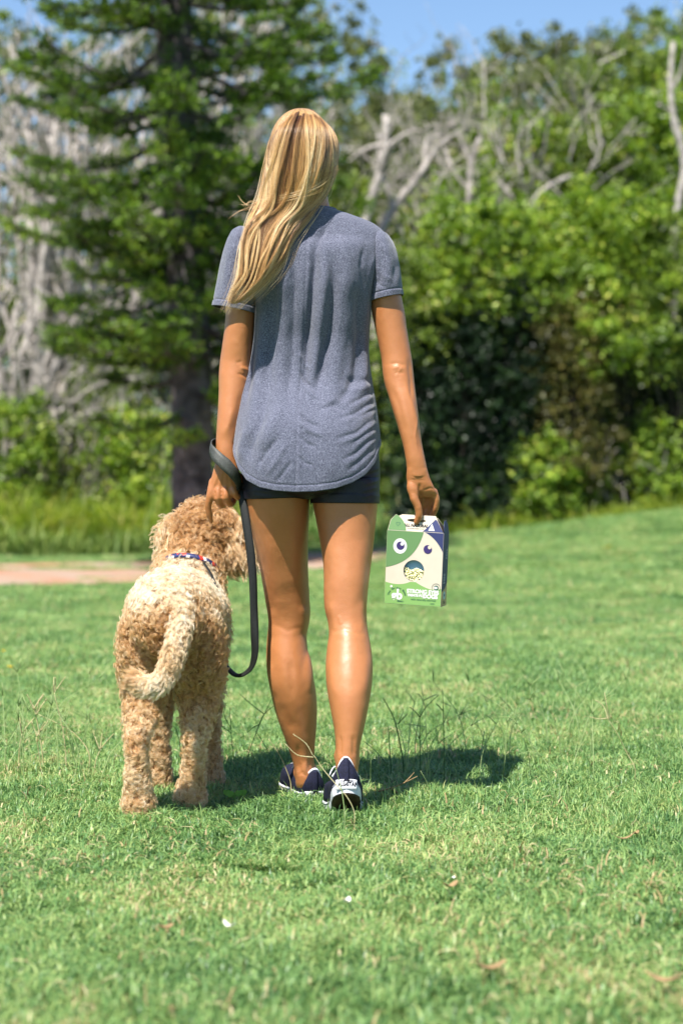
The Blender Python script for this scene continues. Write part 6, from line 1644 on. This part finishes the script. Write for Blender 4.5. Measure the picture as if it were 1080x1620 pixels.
dry_leaf(1005, 1320, .030, .010, 1.1, m_deadleaf, 'small tan leaf standing at the end of the brown curled one', z=.026)
dry_leaf(262, 1470, .030, .018, .4, m_deadleaf, 'tan leaf in the blurred near grass at lower left', z=.026)
dry_leaf(775, 1535, .055, .022, .2, m_deadleaf, 'blurred brown leaf near the bottom right', z=.026)
dry_leaf(1050, 1555, .06, .022, -.3, m_deadleaf, 'blurred tan leaf at the bottom right corner', z=.026)
# broken twig and dead frond by the right shoe
tw = Shape()
for ln in ([(598, 1252), (618, 1247), (640, 1238), (660, 1228)], [(618, 1247), (632, 1256), (646, 1262)], [(640, 1238), (646, 1232), (655, 1222)]):
    p = np.array([list(P(a, b, 4.98)) for a, b in ln]); tube(tw, p, np.linspace(.0022, .0010, len(p)), n=6, sub=10)
link('dry_twig', tw.mesh('dry_twig', m_deadleaf), label='dry brown twig lying in the shadow right of the lifted heel', cat='twig')
# clover-like weed in front of the dog's shadow
cl = thing('clover_weed', P(371, 1258, 4.99), 'small bright green three-leaved weed in the dog\'s shadow', 'weed')
m_clover = leafy('weed_leaf', [(0, (0.14, 0.34, 0.05)), (1, (0.24, 0.46, 0.08))], transl=.4)
for k, (x, y) in enumerate([(364, 1257), (378, 1256), (385, 1255), (371, 1259), (359, 1255)]):
    c = np.array(P(x, y, 4.97+.01*k)); sh = Shape(); a = np.linspace(0, 2*np.pi, 12, endpoint=False)
    v = c+np.stack([np.cos(a)*.009, np.sin(a)*.007, np.sin(a)*.007+np.abs(np.cos(a))*.004], 1); sh.add(np.concatenate([v, [c]]), tris=[[12, j, (j+1) % 12] for j in range(12)])
    link('leaf', sh.mesh('leaf', m_clover, attrs={'rnd': ('POINT', np.full(13, rg.random()))}), cl)
sh = Shape(); tube(sh, [P(371, 1275, 4.97), P(371, 1264, 4.97), P(371, 1258, 4.98)], [.0015, .0012, .001], n=5); link('stem', sh.mesh('stem', m_clover, attrs={'rnd': ('POINT', np.zeros(sh.n))}), cl)
# yellow flowers
m_yel = simple('yellow_petal', (0.85, 0.60, 0.02), .6, .3)
def flower(px, py, r, label):
    d = CAM_H*FPX/(py-HOR)*.94; x = (px-540)/FPX*d; z = CAM_H-(py-HOR)/FPX*d; b = (x, d, gz(x, d)); t = thing('yellow_flower', b, label, 'flower'); g0 = gz(x, d)
    zz = max(z, g0+.03); sh = Shape(); tube(sh, [[x, d, g0], [x, d, zz]], [.0014, .001], n=5); link('stem', sh.mesh('stem', m_stalk_g, attrs={'rnd': ('POINT', np.zeros(sh.n))}), t)
    for k in range(8):
        a = k*math.pi/4; sh = Shape(); ellipsoid(sh, (x+math.cos(a)*r*.6, d+math.sin(a)*r*.6, zz+.002), (r*.5, r*.28, .0015), (0, -.3, a), n=8, m=6); link('petal', sh.mesh('petal', m_yel), t)
    sh = Shape(); ellipsoid(sh, (x, d, zz+.003), (r*.3, r*.3, .003), n=8, m=6); link('flower_centre', sh.mesh('flower_centre', simple('flower_centre', (.5, .28, .01), .8)), t)
flower(17, 1055, .013, 'yellow flower in the lawn near the left edge')
flower(6, 1030, .009, 'faint yellow flower at the left edge behind the brighter one')
flower(956, 868, .045, 'yellow flower on the rising lawn at right, upper one')
flower(960, 900, .035, 'yellow flower on the rising lawn at right, lower one')
# fly crossing the picture in front of the wood
fc = P(111, 703, 6.5); fly = thing('fly', fc, 'tiny dark insect flying left of the pine trunk', 'insect')
sh = Shape(); ellipsoid(sh, fc, (.004, .0022, .0018)); ellipsoid(sh, fc+Vector((.0045, 0, .0006)), (.0016, .0016, .0016)); link('body', sh.mesh('body', m_blackprint), fly)
for s in (-1, 1):
    sh = Shape(); ellipsoid(sh, fc+Vector((-.001, s*.003, .002)), (.004, .002, .0003), (s*.5, 0, .3), n=8, m=6); link('wing', sh.mesh('wing', m_whiteleaf), fly)
